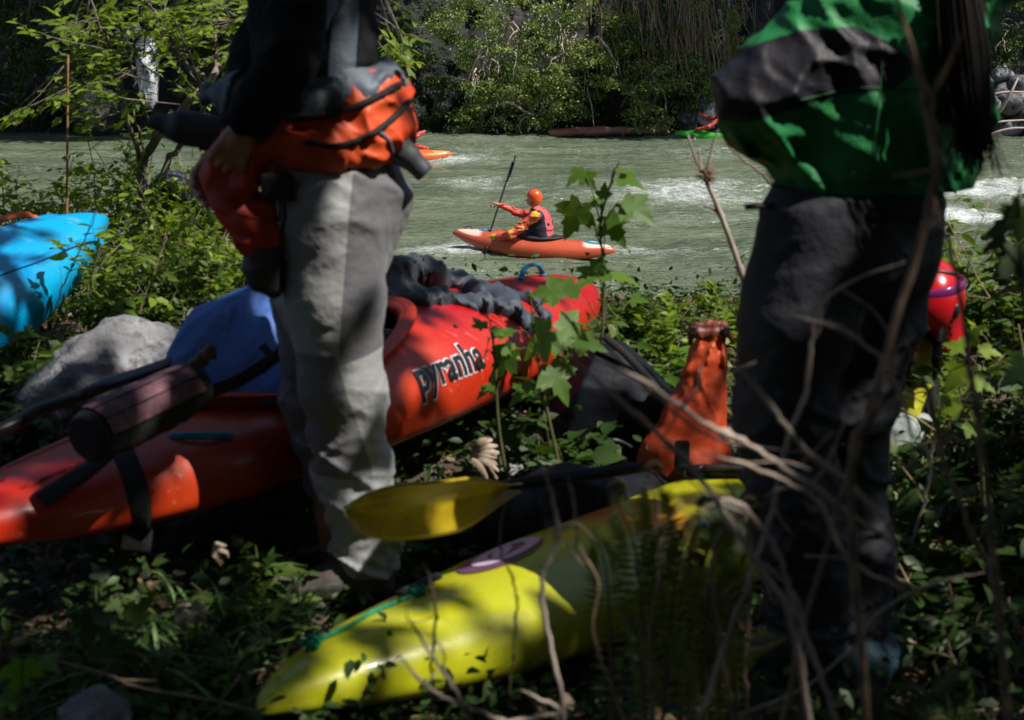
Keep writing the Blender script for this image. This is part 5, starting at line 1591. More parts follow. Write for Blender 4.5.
def paddle(lab, a, b, blade_mat, shaft_mat, nb=(0, 1, 0), bl=.45, bw=.10, group='paddles in use on the river', only=None):
    a = np.asarray(a, float); b = np.asarray(b, float); ax = unit(b - a)
    o = root('paddle', lab, 'paddle', (a + b) / 2, group)
    V, F = tube(np.linspace(a + ax * .12, b - ax * .12, 12), .015, 8); mk('shaft', V, F, shaft_mat, o)
    for e, s, k in ((a, ax, 0), (b, -ax, 1)):
        n0 = unit(np.asarray(nb, float) if k == 0 else np.asarray(nb, float) + A(.7, 0, 0)); n0 = unit(n0 - ax * np.dot(n0, ax)); sd = np.cross(ax, n0)
        t = np.linspace(0, 1, 16); w = bw * np.clip(1 - (1 - t / .3).clip(0) ** 2.2, 0, 1) ** .5 * (1 - smooth(.5, 1, t) * .82)
        v = np.linspace(-1, 1, 7); T_, V_ = np.meshgrid(t, v, indexing='ij')
        S = e + (T_ * bl)[..., None] * s + (V_ * w[:, None])[..., None] * sd + (.02 * np.sin(T_ * 3.1) + .012 * V_ ** 2)[..., None] * n0
        Vt = np.concatenate([(S + n0 * .004).reshape(-1, 3), (S - n0 * .004).reshape(-1, 3)]); g = grid(7, 16)
        idx = [i * 7 for i in range(16)] + [105 + j for j in range(1, 7)] + [i * 7 + 6 for i in range(14, -1, -1)] + [j for j in range(5, 0, -1)]
        rim = np.array([(p, q_2, q_2 + 112, p + 112) for p, q_2 in zip(idx, idx[1:] + idx[:1])])
        mk('blade', Vt, np.vstack([g, g[:, ::-1] + 112, rim]), blade_mat, o)
    return o
vest_pink = pm('pink_vest', (.50, .07, .08), .6, (.55, .10, .11), 8); vest_dark = pm('navy_vest', (.012, .013, .03), .6)
sl_red = pm('red_sleeve', (.50, .05, .04), .55, (.6, .09, .05), 8); sl_yel = pm('yellow_sleeve', (.6, .36, .02), .55)
helm_or = pm('orange_helmet', (.68, .085, .01), .28, coat=.3)
ok, kk, wn, wf, fw, rt = kayaker('kayaker with orange helmet, pink vest and yellow-red sleeves paddling in midstream', 'orange and white kayak in midstream, carrying the paddler with the pink vest', 532, 243, 21.7, math.radians(163), ((.50, .085, .035), (.72, .52, .44)), [vest_pink, vest_dark], [sl_red, sl_yel], helm_or, h=.012, tiltb=.17)
dirp = unit(wf - wn)
carb = pm('carbon', (.012, .012, .014), .3)
paddle('long black paddle held upright by the midstream kayaker in the pink vest', wn - dirp * .42, wf + dirp * .85 , carb, carb, nb=(1, .2, 0), bw=.085)
# far kayaker in the green boat, right
og, *_ , w1, w2, f1, r1 = kayaker('small distant kayaker in red sitting in a green kayak below the whitish cracked boulder', 'small green kayak far off near the whitish cracked boulder', 716, 128, 46.3, math.radians(172), ((.03, .36, .02), (.05, .45, .03)), [pm('red_vest', (.6, .04, .02), .6), vest_dark], [pm('red_sleeve_far', (.5, .06, .03), .6), sl_red], pm('red_helmet_far', (.55, .05, .02), .3), h=.02, detail=False, accents=False)
paddle('dark paddle of the distant kayaker in red', w1 - unit(w2 - w1) * .5, w2 + unit(w2 - w1) * .7, carb, carb)
# kayaker mostly hidden behind the standing man
og, *_ , w1, w2, f1, r1 = kayaker('kayaker mostly hidden behind the orange waist roll of the standing person', 'orange tipped kayak half hidden behind the orange waist roll', 404, 157, 38.5, math.radians(5), ((.62, .13, .03), (.66, .30, .1)), [vest_dark, vest_dark], [sl_red, sl_red], pm('white_helmet', (.7, .7, .7), .3), h=.02, detail=False, accents=False)
# empty purple kayak drawn up behind the hanging sleeve
PU = [(0, (.02, .018, .06)), (1, (.05, .045, .16))]
kp = Kayak(P(290, 300, 8.0), P(212, 252, 7.0), (0, -.1, 1), 2.45, .62, .33, rocker=.14)
kp.build('kayak', 'dark purple kayak at the water edge behind the hanging orange sleeve', 'kayaks lying on the bank', attr_mat('purple_plastic', PU, .35), black_rub, lambda p: np.clip(.5 + fbm(p * 3, 2, 1), 0, 1), seat_foam, nu=80, nphi=40)
# ------------------------------------------------------------------ sunflecks: spots where the canopy above the camera is cut open to the sun
LIT = [  # px, py, distance, radius
    (345, 215, 3.2, .13), (352, 290, 3.2, .11), (362, 350, 3.2, .10), (368, 420, 3.2, .13), (360, 490, 3.2, .12), (370, 550, 3.2, .08), (385, 105, 3.15, .12), (400, 145, 3.2, .09), (350, 140, 3.1, .05), (365, 85, 3.15, .09), (300, 100, 3.1, .05), (345, 30, 3.2, .04),
    (465, 385, 4.1, .16), (520, 330, 4.5, .14), (560, 285, 5.0, .16), (500, 300, 4.6, .12), (450, 320, 4.4, .12), (425, 400, 4.0, .10), (400, 330, 4.1, .06),
    (20, 505, 2.95, .15), (90, 475, 3.0, .07), (165, 462, 3.1, .07), (235, 440, 3.3, .09), (130, 520, 2.95, .05), (282, 465, 3.4, .07), (120, 420, 3.0, .08), (230, 330, 3.75, .11), (60, 500, 3.0, .06), (250, 300, 3.8, .08),
    (105, 345, 4.4, .26), (155, 365, 4.4, .12), (70, 230, 5.2, .14), (100, 215, 5.5, .16), (30, 270, 5.0, .14), (10, 330, 4.7, .1), (50, 260, 5.1, .07),
    (300, 690, 2.4, .06), (345, 665, 2.5, .09), (405, 640, 2.55, .10), (400, 600, 2.65, .06), (455, 595, 2.7, .11), (480, 650, 2.7, .07), (520, 570, 2.9, .12), (540, 620, 2.85, .08), (585, 540, 3.1, .10), (570, 590, 2.95, .06), (640, 515, 3.3, .10), (690, 500, 3.4, .08), (440, 500, 2.95, .10), (375, 505, 2.8, .10),
    (845, 5, 2.75, .17), (985, 40, 2.85, .08), (890, 0, 2.75, .12), (735, 100, 2.7, .03), 
    (940, 300, 4.1, .28), (905, 400, 4.2, .12), (890, 450, 3.95, .12), (712, 400, 3.85, .08), (704, 345, 3.9, .07), (665, 470, 3.85, .05),
    (600, 190, 4.2, .28), (590, 240, 4.2, .28), (630, 270, 4.2, .2), (560, 300, 4.0, .25), (500, 350, 3.6, .12), (560, 365, 3.8, .16), (640, 330, 4.8, .5), (730, 340, 5.2, .5), (480, 330, 3.9, .1),
    (930, 380, 5.0, .7), (1000, 350, 4.6, .6), (940, 450, 4.4, .45), (1000, 440, 3.9, .25), (1010, 280, 3.4, .2), (960, 360, 3.4, .2), (900, 500, 3.4, .12), (935, 545, 3.1, .12), (960, 500, 3.5, .15),
    (480, 455, 3.8, .12), (225, 515, 2.95, .12), (185, 545, 2.85, .10), (110, 560, 2.75, .07), (75, 640, 2.5, .06), (20, 680, 2.25, .10), (745, 175, 3.6, .3), (720, 240, 3.6, .3), (745, 300, 3.6, .15), (700, 160, 3.6, .2),
    (60, 330, 4.9, .12), (20, 410, 4.4, .08), (925, 110, 1.55, .07), (935, 170, 1.6, .05), (780, 430, 1.7, .08), (640, 420, 1.8, .08), (700, 470, 1.7, .05), (620, 600, 2.1, .07), (550, 590, 1.9, .07), (650, 520, 2.0, .05), (850, 480, 1.6, .05), (745, 560, 1.7, .04), (60, 430, 4.0, .08), (300, 595, 3.15, .06),
]
_r = np.random.default_rng(17)
for _ in range(46):            # stray flecks on the forest floor
    _d = _r.uniform(2.2, 4.6)
    LIT.append((_r.uniform(0, 1024), 30 + 1422 * (1.26 - _r.uniform(0, .15)) / _d, _d, _r.uniform(.02, .055)))
LIT_P = np.array([P(a, b, c) for a, b, c, r in LIT]); LIT_R = np.array([r for *_, r in LIT])

def passes_sun(pts, soft=0.02):
    """True where a leaf at pts would NOT shade any of the gaps"""
    keep = np.ones(len(pts), bool)
    for c, r in zip(LIT_P, LIT_R):
        v = pts - c
        t = v @ SUN
        dist = np.linalg.norm(v - t[:, None] * SUN, axis=1)
        keep &= ~((dist < r * (1 + .25 * np.sin(t * 7))) & (t > .45))
    return keep

def clear(pts):
    """foliage that leaves the sun to the helmet, the boulder, the stern of the red kayak and the orange bag"""
    keep = np.ones(len(pts), bool)
    for c, r in ((P(926, 304, 4.1), .24), (P(900, 440, 4.0), .1), (P(105, 350, 4.35), .22), (P(560, 290, 5.0), .12), (P(705, 390, 3.95), .1), (P(940, 400, 4.3), .18)):
        v = pts - c; t = v @ SUN
        keep &= ~((np.linalg.norm(v - t[:, None] * SUN, axis=1) < r) & (t > .05))
    return keep

def canopy():
    rg = np.random.default_rng(99)
    n = 74000
    pos = np.stack([rg.uniform(-2.5, 9.5, n), rg.uniform(-7, 6.2, n), rg.uniform(3.4, 7.5, n)], -1)
    cl = fbm(pos * .8, 3, 12)
    pos = pos[cl > -.38]
    s = (pos[:, 2] - .3) / SUN[2]
    land = pos - SUN * s[:, None]
    far = land[:, 1] > 5.1 + .5 * np.sin(land[:, 0] * 2)
    pos = pos[~(far & (rg.uniform(0, 1, len(pos)) < .93))]
    pos = pos[passes_sun(pos)]
    trunks = [(6.6, 4.7), (3.2, -3.2), (7.0, -.5), (-1.8, -4.4)]
    heads = np.array([(6.0, 4.2, 6), (1.5, -3, 6), (6.8, -1, 6), (-1.6, -4.2, 6)])
    own = np.argmin(np.linalg.norm(pos[:, None, :2] - heads[None, :, :2], axis=2), 1)
    for i, (x, y) in enumerate(trunks):
        z0 = float(gz(x, y))
        o = root('maple_tree', ['leaning maple with wide boughs on the river bank to the right', 'maple on the slope behind the camera', 'tall maple farthest up the right bank', 'maple on the slope behind and left of the camera'][i], 'tree', (x, y, z0), 'maples arching over the near bank')
        pp = pos[own == i]; m = len(pp)
        V, F = leaf_geo(T_SMALL, pp, rand_dirs(m, -.2, rg), rand_dirs(m, 1.6, rg), rg.uniform(.14, .27, m))
        mk('crown', V, F, LM['mid'], o)
        G = Geo()
        b = A(x, y, z0 - .1); top = A(heads[i][0], heads[i][1], 7.5)
        tp = spline([b, b * .7 + top * .3 + A(.2, 0, .3), b * .3 + top * .7, top], 20)
        G.add(*tube(tp, np.linspace(.2, .05, 20), 10))
        for k in range(9):
            s_ = tp[rg.integers(9, 18)]
            e = pp[rg.integers(0, m)]
            lp = spline([s_, (s_ + e) / 2 + A(0, 0, .35), e], 12) + rg.normal(size=(12, 3)) * .03
            if passes_sun(lp).all():
                G.add(*tube(lp, np.linspace(.05, .012, 12), 6))
        G.make('trunk', M['bark'], o)
canopy()

# ------------------------------------------------------------------ near bank plants
def gp(px, d, off=0.0):
    """point on the ground below pixel column px at distance d"""
    x = (px - 512) / 1422.2 * d / math.cos(PITCH) * .98
    return A(x, d, float(gz(x, d)) + off)
S_ = shrub
# sunlit shrubs on the left, between the blue kayak, the boulder and the river
left = [(25, 6.7, .95, .5, 'leftmost feathery green shrub against the river, above the blue kayak', 'spring'),
        (75, 6.9, 1.05, .45, 'tall feathery shrub round the dry reed stem above the blue kayak tip', 'spring'),
        (120, 6.6, 1.2, .5, 'bright feathery shrub just right of the blue kayak tip', 'spring'),
        (165, 6.3, .95, .5, 'bright shrub under the crooked dark trunks by the water', 'spring'),
        (215, 6.0, .85, .45, 'yellow-green shrub beside the hanging orange sleeve', 'spring'),
        (150, 5.7, .50, .36, 'low leafy shrub behind the grey boulder', 'mid'),
        (200, 5.2, .55, .38, 'shrub between the grey boulder and the blue bag', 'mid'),
        (240, 5.4, .7, .35, 'upright shrub with pale twigs behind the blue bag', 'spring'),
        (125, 5.3, .42, .25, 'dark leaved shrub at the near side of the blue kayak tip', 'mid'),
        (10, 4.4, .30, .26, 'low leafy plant at the near edge of the blue kayak', 'mid'),
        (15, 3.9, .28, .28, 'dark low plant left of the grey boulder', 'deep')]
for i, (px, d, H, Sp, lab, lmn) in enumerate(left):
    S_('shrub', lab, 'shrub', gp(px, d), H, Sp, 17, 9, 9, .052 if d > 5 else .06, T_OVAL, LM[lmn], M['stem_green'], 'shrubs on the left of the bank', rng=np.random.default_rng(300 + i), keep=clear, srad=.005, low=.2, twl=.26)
# waterside shrubs in the middle and on the right
mids = [(600, 5.6, .26, .30, 'low shrub at the bank edge behind the sapling', 'mid', .05), (655, 5.4, .26, .3, 'bushy plant just left of the orange dry bag top', 'mid', .055), (735, 5.6, .24, .3, 'pale green plant by the leaning bare stem', 'spring', .05),
        (560, 4.7, .42, .25, 'leafy plant at the stern of the red kayak', 'mid', .06), (640, 4.6, .32, .25, 'plant behind the black dry bag', 'maple', .06), (690, 5.0, .30, .25, 'plant whose leaves stick up behind the orange roll top', 'spring', .05)]
for i, (px, d, H, Sp, lab, lmn, ls) in enumerate(mids):
    S_('shrub', lab, 'shrub', gp(px, d), H, Sp, 11, 8, 8, ls, T_OVAL, LM[lmn], M['stem_green'], 'shrubs at the middle of the bank', rng=np.random.default_rng(340 + i), srad=.004, low=.2, twl=.28)
rights = [(930, 5.3, .72, .5, 'sunlit bramble below the red helmet', 'spring', .07), (985, 5.0, .66, .5, 'sunlit bramble right of the red helmet', 'mid', .07), (1040, 4.6, .8, .5, 'tall bramble at the right edge', 'mid', .08), (945, 4.4, .5, .4, 'low green bramble beside the pale cloth', 'spring', .06),
          (1000, 3.9, .55, .4, 'shaded bramble low at the right edge', 'deep', .08), (930, 3.6, .36, .3, 'low plant right of the dark trousers', 'mid', .06), (1010, 3.2, .4, .3, 'dark plant in the lower right', 'deep', .07), (960, 3.0, .26, .3, 'low dark plant by the dark shoes', 'deep', .06)]
for i, (px, d, H, Sp, lab, lmn, ls) in enumerate(rights):
    S_('bramble', lab, 'bramble', gp(px, d), H, Sp, 13, 8, 8, ls, T_OVAL, LM[lmn], M['twig_brown'], 'brambles on the right of the bank', rng=np.random.default_rng(360 + i), keep=clear, srad=.005, low=.15, twl=.3)
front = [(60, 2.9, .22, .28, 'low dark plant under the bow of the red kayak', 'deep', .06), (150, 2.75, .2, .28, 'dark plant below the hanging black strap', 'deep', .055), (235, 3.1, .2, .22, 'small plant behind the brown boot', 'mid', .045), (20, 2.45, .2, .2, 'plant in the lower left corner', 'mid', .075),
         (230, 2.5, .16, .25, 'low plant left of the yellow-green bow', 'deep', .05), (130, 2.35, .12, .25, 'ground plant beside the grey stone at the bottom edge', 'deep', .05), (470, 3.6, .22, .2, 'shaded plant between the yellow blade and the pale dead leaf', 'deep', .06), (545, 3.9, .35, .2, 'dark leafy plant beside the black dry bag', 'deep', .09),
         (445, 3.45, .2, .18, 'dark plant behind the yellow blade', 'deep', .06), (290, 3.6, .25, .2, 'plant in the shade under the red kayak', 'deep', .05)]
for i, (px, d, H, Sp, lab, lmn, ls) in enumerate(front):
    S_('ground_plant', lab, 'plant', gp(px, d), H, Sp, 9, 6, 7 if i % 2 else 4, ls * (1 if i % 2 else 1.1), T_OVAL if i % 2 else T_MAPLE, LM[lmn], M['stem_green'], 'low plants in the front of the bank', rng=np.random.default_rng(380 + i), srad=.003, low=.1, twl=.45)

# broad leaved saplings
def sapling(name, lab, stem, d, leaves, lm=LM['maple'], group='broad leaved saplings', r=.006):
    """stem: pixel polyline; leaves: (px, py, size m, direction in the picture (dx,dy), depth offset)"""
    sp = spline([P(a, b, d + e) for a, b, e in [(q_ + (0,))[:3] for q_ in stem]], 24)
    o = root(name, lab, 'sapling', sp[0], group)
    rg = np.random.default_rng(int(d * 1000) + len(leaves))
    G = Geo(); G.add(*tube(sp, np.linspace(r, r * .4, 24), 6))
    pp, dd, nn, ss = [], [], [], []
    for (px, py, sz, dx, dy, e) in leaves:
        c = P(px, py, d + e)
        k = np.argmin(np.linalg.norm(sp - c, axis=1)); k = max(k - 3, 0)
        dr = unit(A(dx, rg.normal() * .35 - .15, -dy))
        b0 = c - dr * sz * .5
        G.add(*tube(spline([sp[k], (sp[k] + b0) / 2 + A(0, 0, .02), b0], 8), np.linspace(r * .35, r * .2, 8), 4))
        pp.append(b0); dd.append(dr); nn.append(unit(A(rg.normal() * .35, -.55 + rg.normal() * .3, .8))); ss.append(sz)
    V, F = leaf_geo(T_MAPLE, np.array(pp), np.array(dd), np.array(nn), np.array(ss) * 1.0)
    mk('foliage', V, F, lm, o)
    G.make('stems', M['stem_green'], o)
    return o
sapling('sapling', 'broad leaved sapling standing against the river just right of the midstream kayak', [(598, 420), (602, 340), (604, 270), (600, 225), (612, 180), (620, 160)], 4.2,
        [(574, 178, .07, -.6, .5, 0), (590, 182, .06, .5, .7, .03), (627, 170, .075, 1, .1, 0), (632, 182, .085, 1, .35, -.05), (640, 212, .12, .8, .55, -.03), (572, 222, .125, -.35, .8, .0), (616, 232, .11, .5, .8, .04), (594, 204, .06, -.8, .2, .05), (604, 190, .05, .1, -1, .02),
         (588, 278, .13, -.7, .35, 0), (628, 280, .10, .9, .3, .05), (600, 262, .06, .3, -.6, 0), (558, 292, .12, -.9, .4, -.1), (612, 310, .10, .6, .5, .1), (640, 300, .06, .9, 0, .1)])
sapling('sapling', 'leafy sapling overlapping the stern of the red kayak', [(560, 470), (545, 400), (535, 340), (530, 290)], 3.75,
        [(545, 292, .09, -.9, .1, 0), (505, 345, .08, -.9, -.2, 0), (575, 330, .10, .7, .5, 0), (535, 345, .14, -.5, .6, .0), (570, 345, .11, .8, .3, .1), (500, 335, .07, -.8, .2, -.1), (592, 345, .09, .9, .2, .05), (560, 385, .12, .4, .8, 0), (520, 395, .09, -.7, .5, .1)])
sapling('sapling', 'small sapling whose leaf covers the end of the lettering on the red kayak', [(505, 470), (498, 420), (495, 360), (490, 320)], 3.65,
        [(500, 366, .11, -.5, .75, 0), (488, 345, .07, .2, -.8, 0), (502, 330, .05, .8, -.2, 0), (512, 352, .06, .8, .5, 0), (484, 392, .06, -.6, .4, .05), (478, 322, .05, -.5, -.5, .05)])
sapling('sapling', 'sapling with large dim leaves at the right edge', [(1045, 470), (1032, 380), (1022, 280), (1020, 200)], 2.3,
        [(1005, 225, .075, -.8, .4, 0), (1018, 198, .05, .2, -.9, 0), (994, 245, .045, -.8, .4, .1), (1020, 270, .08, .6, .7, 0), (1014, 375, .07, -.7, .6, .05)], LM['deep'])
sapling('sapling', 'young sapling with bright leaves just below and right of the red helmet', [(985, 530), (980, 450), (974, 390), (968, 350)], 3.4,
        [(953, 345, .06, -.8, -.1, 0), (975, 333, .055, .5, -.8, 0), (992, 352, .06, .9, .2, .05), (955, 378, .08, -.5, .7, 0), (985, 385, .07, .8, .4, .1), (945, 410, .07, -.8, .5, 0), (975, 430, .06, .7, .5, 0)], LM['spring'])
sapling('sapling', 'seedling with one bright leaf in the lower left corner', [(30, 740), (25, 710), (22, 690)], 2.2, [(20, 680, .07, -.2, .8, 0), (50, 665, .05, .8, .2, .05), (5, 700, .05, -.8, .2, 0)])
sapling('sapling', 'seedling with dark leaves in the shade below the red kayak bow', [(95, 660), (92, 640), (90, 620)], 2.5, [(88, 632, .08, -.3, .9, 0), (108, 618, .05, .9, .1, 0), (72, 612, .045, -.8, -.1, 0)], LM['deep'])

# overhanging small tree on the left: dark crooked trunks and layered leafy twigs
def over_tree():
    rg = np.random.default_rng(61)
    b = gp(150, 6.4)
    o = root('leafy_tree', 'small tree with crooked dark trunks and bright layered leaves at the water on the left', 'tree', b)
    d = 6.4
    G = Geo(); br = []
    for pl, r0 in (([(150, 300), (146, 230), (143, 165), (160, 135), (195, 95), (225, 60), (250, 10), (262, -60)], .030), ([(150, 230), (165, 170), (182, 145), (205, 105), (215, 70), (218, 30), (215, -50)], .018), ([(143, 165), (125, 110), (115, 60), (95, 10), (80, -50)], .012),
                   ([(160, 135), (140, 100), (130, 60), (118, 20), (100, -40)], .008), ([(205, 80), (175, 50), (155, 20), (140, -10), (120, -60)], .012), ([(143, 165), (135, 120), (128, 95), (100, 75), (70, 60)], .006), ([(225, 60), (240, 50), (270, 30), (320, 10)], .010), ([(195, 95), (160, 75), (140, 60), (120, 30)], .006), ([(240, 20), (300, -20), (380, -30), (430, -60)], .01)):
        p = spline([P(a, c, d + rg.normal() * .12) for a, c in pl], 26) + rg.normal(size=(26, 3)) * .006
        G.add(*tube(p, np.linspace(r0, r0 * .3, 26), 6)); br.append(p)
    # leafy sprays: (px, py) anchor areas of the photograph's twigs
    areas = [(200, 25, 34, 26, 46), (235, 60, 22, 35, 34), (160, 15, 35, 18, 34), (110, 25, 28, 25, 26), (85, 25, 40, 14, 18), (115, 60, 20, 25, 24), (75, 75, 22, 14, 12), (50, 98, 18, 8, 7), (105, 95, 25, 12, 11), (90, 60, 20, 20, 10), (172, 50, 14, 14, 8), (120, 85, 16, 18, 8), (30, 108, 20, 8, 7), (200, 95, 20, 10, 8), (60, 30, 22, 10, 10), (225, 110, 15, 10, 6), (210, 10, 60, 12, 22), (398, 45, 14, 14, 9), (392, 62, 10, 14, 6), (410, 25, 14, 12, 6), (140, -40, 120, 25, 50), (80, 118, 22, 12, 8)]
    pp, dd, nn, ss = [], [], [], []
    allb = np.concatenate(br)
    for (cx, cy, sx, sy, n) in areas:
        for _ in range(int(n * .72)):
            px, py = cx + rg.normal() * sx * .7, cy + rg.normal() * sy * .7
            c = P(px, py, d + rg.normal() * .35)
            k = np.argmin(np.linalg.norm(allb - c, axis=1) + rg.uniform(0, .15)); s0 = allb[k]
            if np.linalg.norm(c - s0) > .45: s0 = c + unit(s0 - c) * .35
            dr = unit(unit(c - s0) + A(rg.normal() * .2, rg.normal() * .3, .1))
            L_ = rg.uniform(.12, .26)
            e = c + dr * L_ * .5; s1 = c - dr * L_ * .5
            G.add(*tube(spline([s0, s1, c + A(0, 0, .01), e], 8), np.linspace(.0035, .001, 8), 3))
            m = rg.integers(4, 8)
            for j in range(m):
                t = (j + .6) / m
                sd = unit(np.cross(dr, (0, 0, 1))) * (1 if j % 2 else -1)
                pp.append(s1 + (e - s1) * t); dd.append(dr * .75 + sd * .8 + A(0, 0, -.12) + rg.normal(size=3) * .12)
                nn.append(A(0, 0, 1) + rg.normal(size=3) * .3 + A(0, -.25, 0)); ss.append(rg.uniform(.04, .072))
    V, F = leaf_geo(T_OVAL, np.array(pp), np.array(dd), np.array(nn), np.array(ss))
    mk('crown', V, F, LM['spring'], o)
    G.make('trunk', M['bark'], o)
over_tree()

# bare stems and twigs
def twig(lab, pl, d, r0, r1, mat, name='bare_branch', cat='branch', group='bare branches in front', side=0, knots=0, seed=0):
    """pl: (px, py[, depth offset]); side shoots and knots included in one piece"""
    rg = np.random.default_rng(seed + len(lab))
    r0, r1 = r0 * .6, r1 * .6
    pts = spline([P(q_[0], q_[1], d + (q_[2] if len(q_) > 2 else 0)) for q_ in pl], 40)
    pts = pts + .002 * d / 2 * fbm(np.arange(40)[:, None] * A(.45, 0, 0) + A(0, seed * 3.1, 0), 2, seed + 1)[:, None] * A(1, 0, .5)
    pts = pts + .0035 * d / 2 * vnoise(np.arange(40)[:, None] * A(1.3, 0, 0) + A(0, seed * 2.7, .5), seed + 7)[:, None] * A(1, 0, .4)
    r = np.linspace(r0, r1, 40) * (1 + .18 * fbm(np.arange(40)[:, None] * A(.9, 0, 0), 2, seed))
    if pl[-1][1] < 715: r[-9:] *= np.linspace(1, .25, 9)
    if pl[0][1] < 715: r[:9] *= np.linspace(.3, 1, 9)
    for k in range(knots):
        i = rg.integers(3, 37); r[i] *= 1.5
    G = Geo().add(*tube(pts, r, 8))
    for k in range(side):
        i = rg.integers(6, 34); dr = rand_dirs(1, .3, rg)[0] * A(1, .4, 1); L_ = rg.uniform(.04, .16) * d / 2
        e = pts[i] + dr * L_
        G.add(*tube(spline([pts[i], pts[i] * .5 + e * .5 + rg.normal(size=3) * .01, e], 8), np.linspace(r[i] * .5, r1 * .4, 8), 5))
    o = G.make(name, mat, org=pts[0])
    return tag(o, lab, cat, group)
tg, tb = M['twig_grey'], M['twig_brown']
twig('thick brown branch rising across the green jacket', [(870, 800), (850, 480), (872, 415), (893, 330), (925, 225), (936, 165), (925, 100), (905, 25), (880, -60)], 1.55, .0085, .006, tb, side=2, knots=3, seed=1)
twig('brown branch running up from the dark knees to the jacket hem', [(770, 790), (800, 640), (835, 520), (868, 410), (905, 300), (930, 215), (942, 150)], 1.75, .007, .005, tb, side=1, seed=2)
twig('grey branch slanting down from the black dry bag to the lower right', [(545, 330), (600, 385), (655, 432), (700, 478), (745, 545), (790, 620), (812, 740)], 1.65, .0052, .0075, tg, side=2, knots=2, seed=3)
twig('long pinkish grey branch crossing in front of the orange dry bag', [(560, 345), (640, 380), (700, 420), (760, 452), (830, 500), (895, 545)], 1.75, .0045, .007, tg, side=2, knots=3, seed=4)
twig('grey branch across the dark thighs', [(735, 365), (770, 405), (800, 445), (850, 485), (905, 540)], 1.6, .0058, .006, tg, side=1, seed=5)
twig('thin forked grey twig in front of the dark trousers', [(818, 285), (812, 340), (806, 390), (785, 450), (770, 520), (735, 620), (700, 720)], 1.8, .005, .0065, tg, side=3, seed=6)
twig('thin grey twig crossing the dark hip', [(905, 262), (860, 278), (825, 300), (812, 330)], 1.8, .0035, .005, tg, side=1, seed=7)
twig('curved twig over the dark knees', [(770, 310), (840, 330), (885, 365), (905, 410), (918, 470)], 1.8, .0045, .0055, tg, side=2, seed=8)
twig('dark stem rising along the right edge', [(1012, 760), (1000, 640), (990, 520), (978, 420), (965, 330), (950, 250), (930, 190)], 1.7, .008, .005, tb, side=5, knots=3, seed=9)
twig('dim stem at the far lower right', [(1024, 640), (985, 560), (950, 480), (930, 400), (905, 340)], 2.1, .0085, .006, tb, side=3, seed=10)
twig('pale stick rising diagonally by the dark shoes', [(740, 715), (800, 690), (850, 650), (880, 612), (930, 585), (985, 572)], 2.0, .0045, .005, tg, side=1, seed=11)
twig('crooked grey stem before the yellow-green kayak', [(568, 790), (560, 690), (545, 620), (543, 575), (556, 545), (555, 510), (543, 465)], 1.9, .0065, .005, tg, side=1, knots=3, seed=12)
twig('thin dark twig with knots before the yellow-green deck', [(510, 700), (516, 620), (516, 590), (500, 545), (505, 500)], 2.1, .0035, .0025, tb, side=1, knots=3, seed=13)
twig('thin dark twig left of the crooked grey stem', [(440, 760), (432, 660), (436, 620), (430, 580), (422, 560)], 2.1, .004, .003, tb, side=1, knots=2, seed=14)
twig('dark twig with a bent tip before the orange patch', [(640, 760), (595, 640), (598, 585), (580, 545), (572, 490), (562, 470)], 1.9, .004, .003, tb, side=2, knots=3, seed=15)
twig('broken pinkish stick at the bottom edge', [(470, 760), (500, 725), (560, 712), (520, 690)], 1.9, .006, .005, tg, seed=16)
twig('bare stick sloping over the bow of the yellow-green kayak', [(400, 655), (430, 690), (480, 712), (540, 735)], 1.85, .0045, .006, tg, side=1, seed=17)
twig('second sloping stick over the yellow-green bow', [(405, 612), (425, 645), (455, 690), (480, 740)], 1.85, .0035, .0055, tg, side=1, seed=18)
twig('long stick lying in the shade at the lower left', [(40, 655), (90, 670), (150, 690), (210, 700), (260, 712)], 2.3, .004, .006, tb, side=4, seed=19)
twig('straight dead stem pointing up out of the fern', [(655, 720), (650, 640), (660, 560), (655, 480)], 1.95, .004, .0035, tb, side=3, seed=20)
twig('arched stem above the fern by the dark trousers', [(735, 740), (720, 640), (712, 560), (735, 520), (765, 500)], 1.95, .005, .004, tb, side=4, knots=2, seed=21)
twig('brown upright stem between fern and dark trousers', [(750, 760), (745, 660), (752, 590), (745, 520), (720, 470)], 2.0, .0055, .004, tb, side=4, seed=22)
twig('pale forked twig in front of the dark thighs', [(700, 452), (760, 470), (815, 500), (850, 560), (905, 590)], 1.7, .0045, .005, tg, side=3, knots=2, seed=51)
twig('pale thin twig over the orange dry bag', [(590, 330), (660, 400), (720, 440), (800, 452)], 1.9, .0035, .004, tg, side=3, seed=52)
twig('pale twig curving before the fern tips', [(690, 520), (730, 500), (770, 540), (800, 620), (840, 730)], 1.7, .004, .006, tg, side=2, knots=2, seed=53)
twig('pale stick rising at the right among the sunlit brambles', [(905, 560), (925, 500), (935, 440), (945, 380)], 3.2, .007, .005, tg, side=3, seed=54)
